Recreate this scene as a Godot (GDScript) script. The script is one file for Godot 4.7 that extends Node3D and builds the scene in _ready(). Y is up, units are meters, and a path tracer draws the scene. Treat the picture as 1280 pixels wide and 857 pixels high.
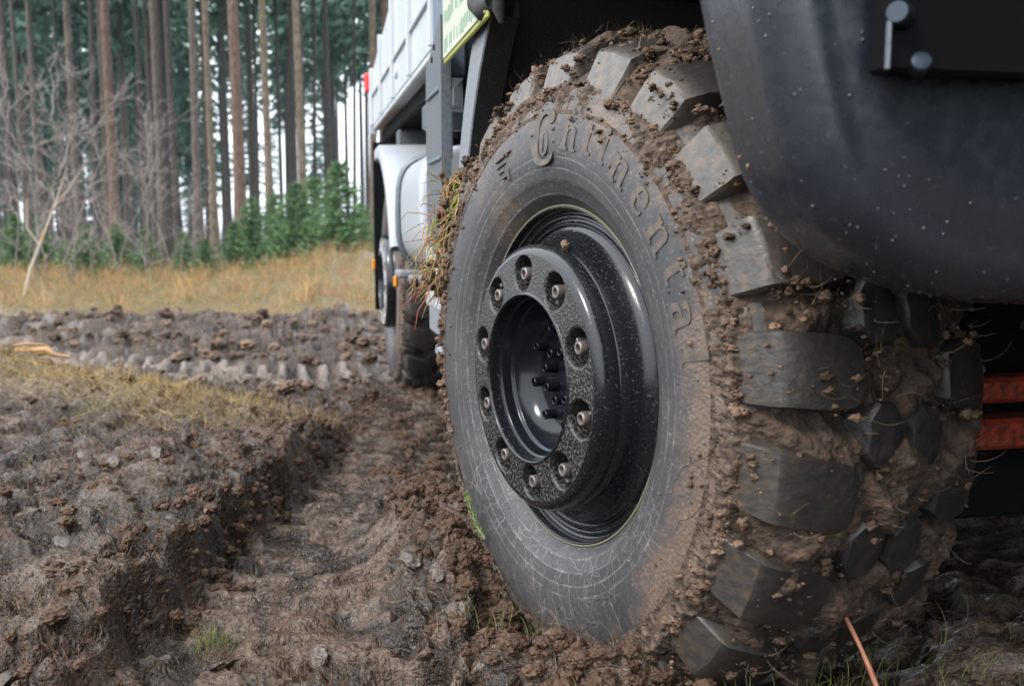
extends Node3D

# ---------------------------------------------------------------- helpers
const CAM := Vector3(-0.362, 0.7275, 1.483)
const YAW := 12.7
const PITCH := -6.75
const HUB := 0.49
var rng := RandomNumberGenerator.new()
var taken := {}
var M := {}
var n_low := FastNoiseLite.new()
var n_mid := FastNoiseLite.new()
var n_ridge := FastNoiseLite.new()
var n_cell := FastNoiseLite.new()
var n_cell2 := FastNoiseLite.new()
var n_fine := FastNoiseLite.new()
var n_bill := FastNoiseLite.new()
var n_pad := FastNoiseLite.new()

func nz(kind: int, freq: float, sd: int, oct := 1, fract := 1) -> FastNoiseLite:
	var n := FastNoiseLite.new()
	n.noise_type = kind
	n.frequency = freq
	n.seed = sd
	n.fractal_octaves = oct
	n.fractal_type = fract if oct > 1 else 0
	return n

func tag(o: Node, label := "", category := "", group := "", kind := "") -> Node:
	if label: o.set_meta("label", label)
	if category: o.set_meta("category", category)
	if group: o.set_meta("group", group)
	if kind: o.set_meta("kind", kind)
	return o

func numbered(called: String) -> String:
	if not taken.has(called):
		taken[called] = 0
		return called
	taken[called] += 1
	return "%s_%03d" % [called, taken[called]]

func thing(called: String, label: String, category: String, where := Vector3.ZERO, group := "") -> Node3D:
	var o := Node3D.new()
	o.name = numbered(called)
	add_child(o, true)
	o.position = where
	tag(o, label, category, group)
	return o

func inst(called: String, mesh: Mesh, mat: Material, parent: Node = self, xf := Transform3D()) -> MeshInstance3D:
	var o := MeshInstance3D.new()
	o.name = numbered(called) if parent == self else called
	o.mesh = mesh
	o.material_override = mat
	o.transform = xf
	parent.add_child(o, true)
	if parent != self and o.name != called:   # repeats among the parts of one thing: called_001 ...
		var k := 1
		while parent.has_node("%s_%03d" % [called, k]): k += 1
		o.name = "%s_%03d" % [called, k]
	return o

func scatter(called: String, mesh: Mesh, mat: Material, xfs: Array, cols: Array, label: String, category := "") -> MultiMeshInstance3D:
	var mm := MultiMesh.new()
	mm.transform_format = MultiMesh.TRANSFORM_3D
	mm.use_colors = true
	mm.mesh = mesh
	mm.instance_count = xfs.size()
	for i in xfs.size():
		mm.set_instance_transform(i, xfs[i])
		mm.set_instance_color(i, cols[i])
	var o := MultiMeshInstance3D.new()
	o.name = numbered(called)
	o.multimesh = mm
	o.material_override = mat
	add_child(o, true)
	tag(o, label, category, "", "stuff")
	return o

# a mesh under construction: vertices, triangles, uv, colours; faces are given either way round, the normals follow the faces
class B:
	var v := PackedVector3Array()
	var t := PackedInt32Array()
	var uv := PackedVector2Array()
	var c := PackedColorArray()
	var col := Color(1, 1, 1)
	func p(a: Vector3, u := Vector2.ZERO) -> int:
		v.append(a); uv.append(u); c.append(col)
		return v.size() - 1
	func tri(a: int, b: int, d: int) -> void:
		t.append(a); t.append(b); t.append(d)
	func quad(a: int, b: int, d: int, e: int) -> void:
		tri(a, b, d); tri(a, d, e)
	func quad_at(a: Vector3, b: Vector3, d: Vector3, e: Vector3) -> void:
		var i := p(a); p(b, Vector2(1, 0)); p(d, Vector2(1, 1)); p(e, Vector2(0, 1))
		quad(i, i + 1, i + 2, i + 3)
	# a grid of rows x columns of points already added from index 'first'
	func grid(first: int, rows: int, cols: int, wrap := false) -> void:
		for r in rows - 1:
			for k in (cols if wrap else cols - 1):
				var k2 := (k + 1) % cols
				quad(first + r * cols + k, first + r * cols + k2, first + (r + 1) * cols + k2, first + (r + 1) * cols + k)
	# a box with chamfered edges
	func box(center: Vector3, size: Vector3, ch := 0.0, basis := Basis()) -> void:
		var h := size / 2.0
		ch = minf(ch, minf(h.x, minf(h.y, h.z)) * 0.9)
		if ch <= 0.0:
			ch = 0.0005
		var id := {}
		for sx in [-1, 1]:
			for sy in [-1, 1]:
				for sz in [-1, 1]:
					var q := Vector3(h.x * sx, h.y * sy, h.z * sz)
					var k := [sx, sy, sz]
					id[k] = [p(center + basis * (q - Vector3(0, ch * sy, ch * sz))), p(center + basis * (q - Vector3(ch * sx, 0, ch * sz))), p(center + basis * (q - Vector3(ch * sx, ch * sy, 0)))]
		for s in [-1, 1]:
			_q(id[[s, -1, -1]][0], id[[s, 1, -1]][0], id[[s, 1, 1]][0], id[[s, -1, 1]][0], s > 0)
			_q(id[[-1, s, -1]][1], id[[-1, s, 1]][1], id[[1, s, 1]][1], id[[1, s, -1]][1], s > 0)
			_q(id[[-1, -1, s]][2], id[[1, -1, s]][2], id[[1, 1, s]][2], id[[-1, 1, s]][2], s > 0)
		for a in [-1, 1]:
			for b in [-1, 1]:
				_q(id[[a, b, -1]][0], id[[a, b, 1]][0], id[[a, b, 1]][1], id[[a, b, -1]][1], a * b < 0)
				_q(id[[a, -1, b]][0], id[[a, 1, b]][0], id[[a, 1, b]][2], id[[a, -1, b]][2], a * b > 0)
				_q(id[[-1, a, b]][1], id[[1, a, b]][1], id[[1, a, b]][2], id[[-1, a, b]][2], a * b < 0)
		for sx in [-1, 1]:
			for sy in [-1, 1]:
				for sz in [-1, 1]:
					var k = id[[sx, sy, sz]]
					if sx * sy * sz > 0: tri(k[0], k[2], k[1])
					else: tri(k[0], k[1], k[2])
	func _q(a: int, b: int, d: int, e: int, flip: bool) -> void:
		if flip: quad(a, e, d, b)
		else: quad(a, b, d, e)
	# a tube along points with a radius at each
	func tube(pts: Array, radii: Array, sides := 6, caps := true) -> void:
		var first := v.size()
		var n := pts.size()
		var up := Vector3(0.31, 0.77, 0.55)
		for i in n:
			var d: Vector3 = (pts[mini(i + 1, n - 1)] - pts[maxi(i - 1, 0)]).normalized()
			var a := d.cross(up)
			if a.length() < 0.1: a = d.cross(Vector3(1, 0, 0))
			a = a.normalized()
			var b := d.cross(a)
			for k in sides:
				var an := TAU * k / sides
				p(pts[i] + (a * cos(an) + b * sin(an)) * radii[i], Vector2(float(k) / sides, float(i)))
		grid(first, n, sides, true)
		if caps:
			var e := p(pts[n - 1])
			var s := p(pts[0])
			for k in sides:
				tri(first + (n - 1) * sides + k, e, first + (n - 1) * sides + (k + 1) % sides)
				tri(first + k, first + (k + 1) % sides, s)
	# turned about the x axis: points (x, r); a null starts a new strip (a sharp edge)
	func lathe(prof: Array, seg := 64, uvmap := false, from := 0.0, to := TAU) -> void:
		var strip := []
		for q in prof + [null]:
			if q == null:
				var first := v.size()
				for j in strip.size():
					for k in seg + 1:
						var an := from + (to - from) * k / seg
						p(Vector3(strip[j].x, strip[j].y * cos(an), strip[j].y * sin(an)), Vector2(float(k) / seg, float(j) / maxf(strip.size() - 1, 1.0)))
				grid(first, strip.size(), seg + 1)
				strip = []
			else:
				strip.append(q)
	# smooth = one normal per shared point; crease = split where faces meet at more than so many degrees
	func mesh(crease := 181.0) -> ArrayMesh:
		var nf := t.size() / 3
		var fn := PackedVector3Array()
		fn.resize(nf)
		for f in nf:
			fn[f] = (v[t[f * 3 + 2]] - v[t[f * 3]]).cross(v[t[f * 3 + 1]] - v[t[f * 3]])
		var a := []
		a.resize(Mesh.ARRAY_MAX)
		if crease > 180.0:
			var nn := PackedVector3Array()
			nn.resize(v.size())
			for f in nf:
				for k in 3:
					nn[t[f * 3 + k]] += fn[f]
			for i in nn.size():
				nn[i] = nn[i].normalized()
			a[Mesh.ARRAY_VERTEX] = v; a[Mesh.ARRAY_NORMAL] = nn; a[Mesh.ARRAY_TEX_UV] = uv; a[Mesh.ARRAY_COLOR] = c; a[Mesh.ARRAY_INDEX] = t
		else:
			var lim := cos(deg_to_rad(crease))
			var at := {}
			for f in nf:
				for k in 3:
					var key := Vector3i(v[t[f * 3 + k]] * 20000.0)
					if at.has(key): at[key].append(f)
					else: at[key] = [f]
			var vv := PackedVector3Array(); var nn := PackedVector3Array(); var uu := PackedVector2Array(); var cc := PackedColorArray()
			for f in nf:
				var me := fn[f].normalized()
				for k in 3:
					var i := t[f * 3 + k]
					var s := Vector3.ZERO
					for g in at[Vector3i(v[i] * 20000.0)]:
						if fn[g].normalized().dot(me) >= lim: s += fn[g]
					vv.append(v[i]); nn.append(s.normalized() if s.length() > 0.0 else me); uu.append(uv[i]); cc.append(c[i])
			a[Mesh.ARRAY_VERTEX] = vv; a[Mesh.ARRAY_NORMAL] = nn; a[Mesh.ARRAY_TEX_UV] = uu; a[Mesh.ARRAY_COLOR] = cc
		var m := ArrayMesh.new()
		m.add_surface_from_arrays(Mesh.PRIMITIVE_TRIANGLES, a)
		return m

func noise_tex(n: FastNoiseLite, stops := [], size := 512, normal := false, seamless := true) -> NoiseTexture2D:
	var t := NoiseTexture2D.new()
	t.width = size; t.height = size
	t.noise = n
	t.seamless = seamless
	t.as_normal_map = normal
	if stops:
		var g := Gradient.new()
		var off := PackedFloat32Array(); var cols := PackedColorArray()
		for s in stops:
			off.append(s[0]); cols.append(s[1])
		g.offsets = off; g.colors = cols
		t.color_ramp = g
	return t

func grey(x: float) -> Color: return Color(x, x, x)

func mat(called: String, linear: Color, rough: float, opts := {}) -> StandardMaterial3D:
	var m := StandardMaterial3D.new()
	m.resource_name = called
	m.albedo_color = linear.linear_to_srgb()
	m.roughness = rough
	m.cull_mode = BaseMaterial3D.CULL_DISABLED
	for k in opts:
		m.set(k, opts[k])
	M[called] = m
	return m

# stretches of ground seen from the camera: a bearing from pixel column px of a 1280 wide frame, and a distance straight ahead
func bearing(px: float, dist: float) -> Vector3:
	var s := (px - 640.0) / 1200.0 * dist
	var a := deg_to_rad(YAW)
	return Vector3(CAM.x + sin(a) * dist + cos(a) * s, 0, CAM.z - cos(a) * dist + sin(a) * s)

func sm(a: float, b: float, x: float) -> float: return smoothstep(a, b, x)

func table(tb: Array, x: float) -> float:
	if x <= tb[0][0]: return tb[0][1]
	for i in range(1, tb.size()):
		if x <= tb[i][0]:
			return lerpf(tb[i - 1][1], tb[i][1], (x - tb[i - 1][0]) / (tb[i][0] - tb[i - 1][0]))
	return tb[-1][1]

# ---------------------------------------------------------------- the ground
var WALL := [[-4.2, 0.1], [-3.0, 0.0], [-2.6, -0.06], [-1.96, -0.16], [-1.5, -0.25], [-1.19, -0.35], [-0.73, -0.46], [-0.25, -0.61], [0.4, -0.8]]
var BANK := [[-6.5, 0.05], [-4.5, 0.05], [-3.6, 0.10], [-2.7, 0.16], [-1.9, 0.16], [-0.6, 0.16], [-0.25, 0.12], [0.15, 0.06], [0.6, 0.05]]
var CREST := [[-2.4, 0.02], [-1.6, 0.035], [-1.1, 0.06], [-0.75, 0.10], [-0.55, 0.15], [-0.38, 0.185], [-0.25, 0.15], [-0.13, 0.11], [0.0, 0.085], [0.2, 0.07], [0.45, 0.06], [0.8, 0.05]]
var ground_col := Color()
var ground_sheen := 0.0

func height(x: float, z: float) -> float:
	var near := sm(-9.0, -3.0, z) * sm(6.0, 2.5, absf(x))
	var low := n_low.get_noise_2d(x, z)
	var mid := n_mid.get_noise_2d(x, z)
	var wx := x + n_mid.get_noise_2d(x + 31.0, z) * 0.05
	var wz := z + n_mid.get_noise_2d(x, z + 47.0) * 0.05
	var xw := table(WALL, z) + mid * 0.04 + n_fine.get_noise_2d(x * 0.35, z * 0.35) * 0.02
	var on_bank := sm(xw + 0.015, xw - 0.06, x)
	var rut := (1.0 - on_bank) * sm(0.6, 0.35, x) * sm(-4.4, -3.4, z)
	var h := 0.0
	# the field: mud to z = -6.6, then rough grass rising a little to the wood
	var grass := sm(-6.3, -7.4, z + low * 0.5)
	var back := (x + 0.55) * 0.746 - (z + 1.55) * 0.665 + 0.10 * low + 0.06 * mid
	var fall := 1.0 - 0.8 * sm(0.0, 0.55, back)
	h += on_bank * table(BANK, z) * fall
	h += 0.03 * low * near
	# hump with straw on the left
	var hx := (x + 1.6) / 0.5
	var hz := (z + 2.85) / 0.5
	var hump := exp(-(hx * hx + hz * hz))
	h += 0.09 * hump * on_bank
	var px := (x + 1.0) / 0.6
	var pz := (z + 2.0) / 0.35
	h += 0.035 * exp(-(px * px + pz * pz)) * on_bank
	# crossing tyre track behind the hump
	var ax := x + 1.5; var az := z + 4.02
	var along := ax * 0.81 + az * 0.586
	var across := -ax * 0.586 + az * 0.81 + mid * 0.04
	var tr := sm(0.40, 0.28, absf(across)) * sm(-1.2, -0.6, along) * sm(2.1, 1.7, along)
	var bar := sin((along + absf(across + 0.04) * 0.75) * TAU / 0.125 + mid * 0.8)
	h = lerpf(h, h * 0.4 - 0.02, tr) + tr * 0.042 * clampf(bar * 1.6 + 1.2 * n_fine.get_noise_2d(x * 0.3, z * 0.3), -1.0, 1.0) * clampf(0.75 + 1.2 * n_mid.get_noise_2d(x * 1.3 + 5.0, z * 1.3), 0.15, 1.2)
	h += 0.035 * exp(-pow((across - 0.46) / 0.10, 2.0)) * sm(-1.4, -0.4, along) * sm(2.4, 1.6, along) * (0.7 + 0.8 * mid)
	# ploughed banks of mud in front of the grass
	for b in [[-4.75, 0.08, 0.22], [-5.6, 0.07, 0.3], [-6.35, 0.09, 0.3]]:
		var d: float = (z - b[0] - 0.18 * low - 0.12 * (x + 1.0)) / b[2]
		h += b[1] * exp(-d * d) * (0.75 + 0.8 * mid) * (1.0 - sm(0.2, 0.8, x) * 0.5)
	# heap pushed up along the near tyre
	var xc := -0.085 + 0.02 * mid + (0.10 * sm(-0.2, 0.35, z))
	var wd := 0.10 if x < xc else 0.16
	var cr := table(CREST, z) * (1.0 + 0.35 * mid)
	var heap := exp(-pow((x - xc) / wd, 2.0))
	h += cr * heap
	h += 0.055 * sm(0.05, 0.30, z) * sm(-0.1, 0.1, x)                        # before the tyre
	h += 0.05 * sm(0.45, 0.7, x) * sm(-3.0, -1.0, z)
	# print of the tread in the rut floor
	var floor_ := rut * (1.0 - sm(0.2, 0.75, heap)) * sm(-0.1, -0.5, z)
	var tread := sin((z + 0.28 * absf(x - (xw + 0.24)) + 0.02 * mid) * TAU / 0.10)
	h += floor_ * 0.015 * clampf(tread * 1.7, -1.0, 1.0)
	# broken, clodded mud
	var mud := (1.0 - grass)
	var rough := 0.025 * on_bank + 0.007 * floor_ + 0.055 * sm(0.15, 0.8, heap) * sm(-1.6, -0.6, z) + 0.03 * sm(-0.35, 0.05, z) + 0.02 * sm(-3.5, -5.0, z)
	rough = minf(rough, 0.05) * (1.0 - 0.92 * tr)
	var c1 := n_cell.get_noise_2d(wx, wz)
	var c2 := n_cell2.get_noise_2d(wx * 1.0, wz)
	var bill := -n_ridge.get_noise_2d(wx, wz)
	# pressed pads: flat smooth clay standing above darker crumbled soil
	var pn := n_pad.get_noise_2d(wx, wz) + floor_ * 0.16 * clampf(tread, -1.0, 1.0) + 0.12 * mid
	var steep := clampf(4.0 * on_bank * (1.0 - on_bank), 0.0, 1.0)
	var pad := sm(0.10, 0.16, pn - 0.14 * on_bank * sm(-0.1, -0.4, z)) * (1.0 - 0.6 * sm(-2.0, -3.5, z)) * (1.0 - steep)
	var loose := (1.0 - 0.85 * pad) * (1.0 - 0.8 * steep)
	h += mud * rough * (1.05 * bill * (1.0 - 0.5 * pad) * (1.0 - 0.6 * steep) + 0.6 * c1 * (1.0 - steep) + 0.25 * c2 * loose)
	h += 0.022 * mid * on_bank
	h += mud * near * (0.0030 + 0.10 * rough) * pad
	h -= mud * (0.0040 + 0.15 * rough) * n_bill.get_noise_2d(x, z) * near * loose
	# grass verge and wood floor
	h += grass * (0.10 * sm(-7.0, -9.5, z) + 0.06 * mid + 0.05 * low)
	h += grass * 0.10 * exp(-pow((x + 0.9) / 0.5, 2.0) - pow((z + 9.0) / 0.5, 2.0)) + grass * 0.13 * exp(-pow((x + 3.4) / 0.8, 2.0) - pow((z + 9.4) / 0.6, 2.0))
	h += grass * 0.34 * exp(-pow((x - 0.4) / 1.1, 2.0) - pow((z + 9.6) / 1.0, 2.0))
	h -= 0.12 * sm(-14.0, -24.0, z)
	h += 0.25 * n_low.get_noise_2d(x * 0.15, z * 0.15) * sm(-14.0, -30.0, z)
	# soil colour, with wet sheen and crevice shade put into it
	var dry := clampf(0.36 + 0.45 * bill + 0.3 * c1 + 0.9 * mid + 0.4 * n_fine.get_noise_2d(x * 0.4, z * 0.4), 0.0, 1.0)  # random tone, lumps lighter; shade in the crevices put into the colour
	var pale := clampf(tr * (0.55 + 0.45 * bar) * (0.8 + 0.8 * mid) , 0.0, 1.0)  # pale print bars: shine of wet clay put into the colour
	var col := Color(0.024, 0.013, 0.0075).lerp(Color(0.096, 0.054, 0.032), dry).lerp(Color(0.150, 0.100, 0.072), pad * (0.75 - 0.4 * on_bank) * mud).lerp(Color(0.30, 0.235, 0.20), pale)  # pads: smoother clay, its sheen painted in as a paler tone
	col = col.lerp(Color(0.20, 0.145, 0.115), 0.40 * sm(-3.4, -4.8, z) * dry)  # far field lightened: sky sheen on wet mud painted into the colour
	var straw := clampf(1.5 * exp(-pow((back + 0.05) / 0.22, 2.0)) + 0.4 * mid - 0.2, 0.0, 1.0) * on_bank * sm(-1.2, -1.9, z) * sm(-3.6, -3.2, z) * (1.0 - tr)
	col = col.lerp(Color(0.20, 0.135, 0.055), straw * 0.55)
	var turf := Color(0.27, 0.165, 0.08).lerp(Color(0.16, 0.14, 0.05), clampf(0.5 + mid, 0.0, 1.0))
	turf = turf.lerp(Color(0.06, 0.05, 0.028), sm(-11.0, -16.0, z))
	turf = turf.lerp(Color(0.07, 0.075, 0.03), sm(1.6, 2.6, x) * 0.5)
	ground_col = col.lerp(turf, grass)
	ground_sheen = pale
	return h

func graded(a: float, b: float, fine: float, lo: float, hi: float, grow: float, most: float) -> PackedFloat64Array:
	var r := PackedFloat64Array()
	var x := a
	while x <= b:
		r.append(x)
		x += fine
	var s := fine
	while r[-1] < hi:
		s = minf(s * grow, most)
		r.append(r[-1] + s)
	s = fine
	var left := PackedFloat64Array()
	x = a
	while x > lo:
		s = minf(s * grow, most)
		x -= s
		left.append(x)
	left.reverse()
	return left + r

func build_ground() -> void:
	var xs := graded(-1.15, 0.5, 0.0065, -120.0, 120.0, 1.03, 6.0)
	var zs := graded(-1.7, 0.42, 0.0065, -170.0, 60.0, 1.022, 6.0)
	var nx := xs.size(); var nzz := zs.size()
	var v := PackedVector3Array(); var c := PackedColorArray(); var n := PackedVector3Array(); var t := PackedInt32Array()
	v.resize(nx * nzz); c.resize(nx * nzz); n.resize(nx * nzz)
	for j in nzz:
		for i in nx:
			var k := j * nx + i
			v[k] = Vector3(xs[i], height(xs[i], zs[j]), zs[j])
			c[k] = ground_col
	t.resize((nx - 1) * (nzz - 1) * 6)
	var q := 0
	for j in nzz:
		for i in nx:
			var k := j * nx + i
			var dx := v[k + (1 if i < nx - 1 else 0)] - v[k - (1 if i > 0 else 0)]
			var dz := v[k + (nx if j < nzz - 1 else 0)] - v[k - (nx if j > 0 else 0)]
			n[k] = dz.cross(dx).normalized()
			if i < nx - 1 and j < nzz - 1:
				t[q] = k; t[q + 1] = k + 1; t[q + 2] = k + nx + 1; t[q + 3] = k; t[q + 4] = k + nx + 1; t[q + 5] = k + nx
				q += 6
	var a := []
	a.resize(Mesh.ARRAY_MAX)
	a[Mesh.ARRAY_VERTEX] = v; a[Mesh.ARRAY_NORMAL] = n; a[Mesh.ARRAY_COLOR] = c; a[Mesh.ARRAY_INDEX] = t
	var m := ArrayMesh.new()
	m.add_surface_from_arrays(Mesh.PRIMITIVE_TRIANGLES, a)
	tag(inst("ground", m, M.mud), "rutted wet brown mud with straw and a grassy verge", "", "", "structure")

func lump(sd: int, sub := 2, rough := 0.45, facet := 0.3) -> ArrayMesh:
	var b := B.new()
	var g := (1.0 + sqrt(5.0)) / 2.0
	var vs := [Vector3(-1, g, 0), Vector3(1, g, 0), Vector3(-1, -g, 0), Vector3(1, -g, 0), Vector3(0, -1, g), Vector3(0, 1, g), Vector3(0, -1, -g), Vector3(0, 1, -g), Vector3(g, 0, -1), Vector3(g, 0, 1), Vector3(-g, 0, -1), Vector3(-g, 0, 1)]
	var fs := [[0, 11, 5], [0, 5, 1], [0, 1, 7], [0, 7, 10], [0, 10, 11], [1, 5, 9], [5, 11, 4], [11, 10, 2], [10, 7, 6], [7, 1, 8], [3, 9, 4], [3, 4, 2], [3, 2, 6], [3, 6, 8], [3, 8, 9], [4, 9, 5], [2, 4, 11], [6, 2, 10], [8, 6, 7], [9, 8, 1]]
	for s in sub:
		var mid := {}
		var nf := []
		for f in fs:
			var m := []
			for k in 3:
				var i: int = f[k]; var j: int = f[(k + 1) % 3]
				var key := Vector2i(mini(i, j), maxi(i, j))
				if not mid.has(key):
					mid[key] = vs.size()
					vs.append(vs[i].normalized() + vs[j].normalized())
				m.append(mid[key])
			nf.append_array([[f[0], m[0], m[2]], [f[1], m[1], m[0]], [f[2], m[2], m[1]], m])
		fs = nf
	var no := nz(FastNoiseLite.TYPE_SIMPLEX_SMOOTH, 1.1, sd, 5)
	no.fractal_gain = 0.62
	var ce := nz(FastNoiseLite.TYPE_CELLULAR, 0.8, sd + 5)
	ce.cellular_return_type = FastNoiseLite.RETURN_CELL_VALUE
	for q in vs:
		var d: Vector3 = q.normalized()
		b.p(d * (1.0 + rough * no.get_noise_3dv(d * 1.3) * 1.4 + facet * ce.get_noise_3dv(d * 1.4)))
	for f in fs:
		b.tri(f[0], f[2], f[1])
	return b.mesh()

func ground_litter() -> void:
	var r := rng
	r.seed = 11
	# crumbs and clods of mud
	for k in 4:
		var xf := []; var cols := []
		for i in 5500:
			var x := r.randf_range(-1.3, 0.55); var z := 0.42 - pow(r.randf(), 1.4) * 3.6
			if i % 5 < 2:
				z = r.randf_range(-1.3, 0.40); x = -0.075 + r.randfn(0.0, 0.06) + 0.1 * sm(-0.2, 0.35, z)
			elif i % 10 == 2:
				z = r.randf_range(-2.6, -0.2); x = table(WALL, z) - absf(r.randfn(0.0, 0.12)) + 0.03
			var floor_ := x > table(WALL, z) + 0.05 and x < -0.16
			if floor_ and r.randf() < 0.6: continue
			if n_mid.get_noise_2d(x * 1.7 + 9.0, z * 1.7) < -0.12: continue
			var s := 0.0014 + 0.013 * pow(r.randf(), 7.0)
			if floor_: s = minf(s, 0.004)
			var y := height(x, z)
			var bs := Basis.from_euler(Vector3(r.randf() * TAU, r.randf() * TAU, 0)).scaled(Vector3(s * r.randf_range(0.7, 1.5), s * r.randf_range(0.7, 1.0), s * r.randf_range(0.7, 1.4)))
			xf.append(Transform3D(bs, Vector3(x, y + s * 0.15, z)))
			var d := r.randf()
			cols.append(Color(0.036, 0.019, 0.010).lerp(Color(0.078, 0.043, 0.026), d))
		for i in 1500:     # farther clods, larger
			var z := r.randf_range(-6.6, -2.4); var x := r.randf_range(-3.6, 0.9)
			var ax := x + 1.5; var az := z + 4.02
			if absf(-ax * 0.586 + az * 0.81) < 0.42: continue
			if n_mid.get_noise_2d(x * 0.8 + 3.0, z * 0.8) < 0.0: continue
			var s := 0.006 + 0.035 * pow(r.randf(), 5.0)
			var bs := Basis.from_euler(Vector3(r.randf() * TAU, r.randf() * TAU, 0)).scaled(Vector3(s, s * 0.75, s * 1.2))
			xf.append(Transform3D(bs, Vector3(x, height(x, z) + s * 0.3, z)))
			cols.append(Color(0.040, 0.023, 0.013).lerp(Color(0.14, 0.09, 0.06), r.randf()))
		scatter("mud_clods", lump(30 + k * 7, 3, 0.50, 0.06), M.clod, xf, cols, "loose crumbs and clods of brown mud on the rutted ground")
	# smooth smeared slabs of clay
	var xf2 := []; var cols2 := []
	for i in 40:
		var z := r.randf_range(-1.3, 0.38); var x := r.randf_range(-0.95, 0.0) if i % 2 else -0.1 + r.randfn(0.0, 0.08)
		var s := r.randf_range(0.010, 0.026)
		var bs := Basis.from_euler(Vector3(r.randfn(0.0, 0.4), r.randf() * TAU, r.randfn(0.0, 0.45))) * Basis.from_scale(Vector3(s * r.randf_range(0.8, 1.8), s * 0.4, s))
		xf2.append(Transform3D(bs, Vector3(x, height(x, z) - s * 0.08, z)))
		cols2.append(Color(0.050, 0.029, 0.018).lerp(Color(0.088, 0.053, 0.034), r.randf()))
	scatter("clay_slabs", lump(77, 3, 0.22, 0.06), M.clay, xf2, cols2, "smooth smeared pieces of grey brown clay in the ruts")
	# straw, roots and needles
	var blades := [straw_mesh(3, 0.5), straw_mesh(4, 1.2), straw_mesh(5, 2.2)]
	for k in 3:
		var xf := []; var cols := []
		for i in 7000:
			var x: float; var z: float
			var col := Color(0.24, 0.165, 0.075).lerp(Color(0.10, 0.06, 0.03), r.randf())
			if i < 2300:
				var f := r.randf()
				if i > 1100: continue
				x = lerpf(-2.0, -0.66, f) + r.randfn(0.0, 0.10); z = lerpf(-3.2, -1.75, f) + r.randfn(0.0, 0.15)
				col = Color(0.42, 0.27, 0.11).lerp(Color(0.22, 0.17, 0.05), r.randf())
				if x < -1.55 and r.randf() < 0.5: col = Color(0.26, 0.075, 0.035)
			elif i < 2800:
				x = -0.62 + r.randfn(0.0, 0.16); z = -1.75 + r.randfn(0.0, 0.2)
				col = Color(0.33, 0.24, 0.10).lerp(Color(0.18, 0.12, 0.05), r.randf())
			else:
				x = r.randf_range(-1.5, 0.5); z = r.randf_range(-2.6, 0.42)
				if r.randf() < 0.3: col = Color(0.20, 0.075, 0.035)
				if n_mid.get_noise_2d(x + 70.0, z) < 0.02: continue
			if x > table(WALL, z) + 0.0 and r.randf() < 0.45: continue
			var s := r.randf_range(0.02, 0.075) * (1.1 if i < 2800 else 0.75)
			var bs := Basis.from_euler(Vector3(r.randf_range(-1.8, -1.35), r.randf() * TAU, 0), EULER_ORDER_YXZ) * Basis.from_scale(Vector3(1, 1, 1) * s)
			xf.append(Transform3D(bs, Vector3(x, height(x, z) + 0.004, z)))
			cols.append(col)
		scatter("straw", blades[k], M.straw, xf, cols, "dry straw, roots and needles strewn over the mud")
	# few green shoots
	var mx := []; var mc := []
	for i in 900:
		var x := -1.78 + r.randfn(0.0, 0.13); var z := -2.35 + r.randfn(0.0, 0.12)
		var cc := Color(0.10, 0.16, 0.02).lerp(Color(0.20, 0.22, 0.04), r.randf())
		if i % 3 == 0:
			x = -1.72 + r.randfn(0.0, 0.12); z = -2.78 + r.randfn(0.0, 0.14)
			cc = Color(0.20, 0.05, 0.025).lerp(Color(0.28, 0.10, 0.05), r.randf())
		var s := r.randf_range(0.012, 0.04)
		mx.append(Transform3D(Basis.from_euler(Vector3(r.randf_range(-1.4, 0.2), r.randf() * TAU, 0), EULER_ORDER_YXZ) * Basis.from_scale(Vector3(s * 1.6, s, s * 1.6)), Vector3(x, height(x, z), z)))
		mc.append(cc)
	scatter("moss", blades[0], M.straw, mx, mc, "moss and red dead needles on the straw hump")
	var gx := []; var gc := []
	for i in 760:
		var q: Array = [[-0.52, -0.20, 0.02], [-0.95, -1.6, 0.05], [-0.7, -2.9, 0.06], [-0.03, -0.02, 0.05], [0.34, 0.40, 0.07], [0.44, 0.34, 0.09], [0.55, 0.2, 0.2], [-1.6, -2.3, 0.12]][i % 8]
		var x: float = q[0] + r.randfn(0.0, q[2]); var z: float = q[1] + r.randfn(0.0, q[2])
		var s := r.randf_range(0.018, 0.05) * (1.5 if x > 0.2 else 1.0)
		gx.append(Transform3D(Basis.from_euler(Vector3(r.randf_range(-0.9, 0.1), r.randf() * TAU, 0), EULER_ORDER_YXZ) * Basis.from_scale(Vector3(s, s, s)), Vector3(x, height(x, z), z)))
		gc.append(Color(0.13, 0.19, 0.04).lerp(Color(0.20, 0.17, 0.06), r.randf()))
	scatter("grass_shoots", blades[1], M.straw, gx, gc, "sparse short green grass shoots in the mud")

# a blade about 1 long along +y, bent
func straw_mesh(seg: int, bend: float) -> ArrayMesh:
	var b := B.new()
	var pts := []; var rad := []
	var d := Vector3(0, 1, 0); var at := Vector3.ZERO
	for i in seg + 1:
		pts.append(at); rad.append(0.014 * (1.0 - 0.7 * i / seg))
		d = d.rotated(Vector3(1, 0, 0.4).normalized(), bend / seg)
		at += d / seg
	b.tube(pts, rad, 3, false)
	return b.mesh()

# ---------------------------------------------------------------- the wheel
const LUGS := 22
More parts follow.
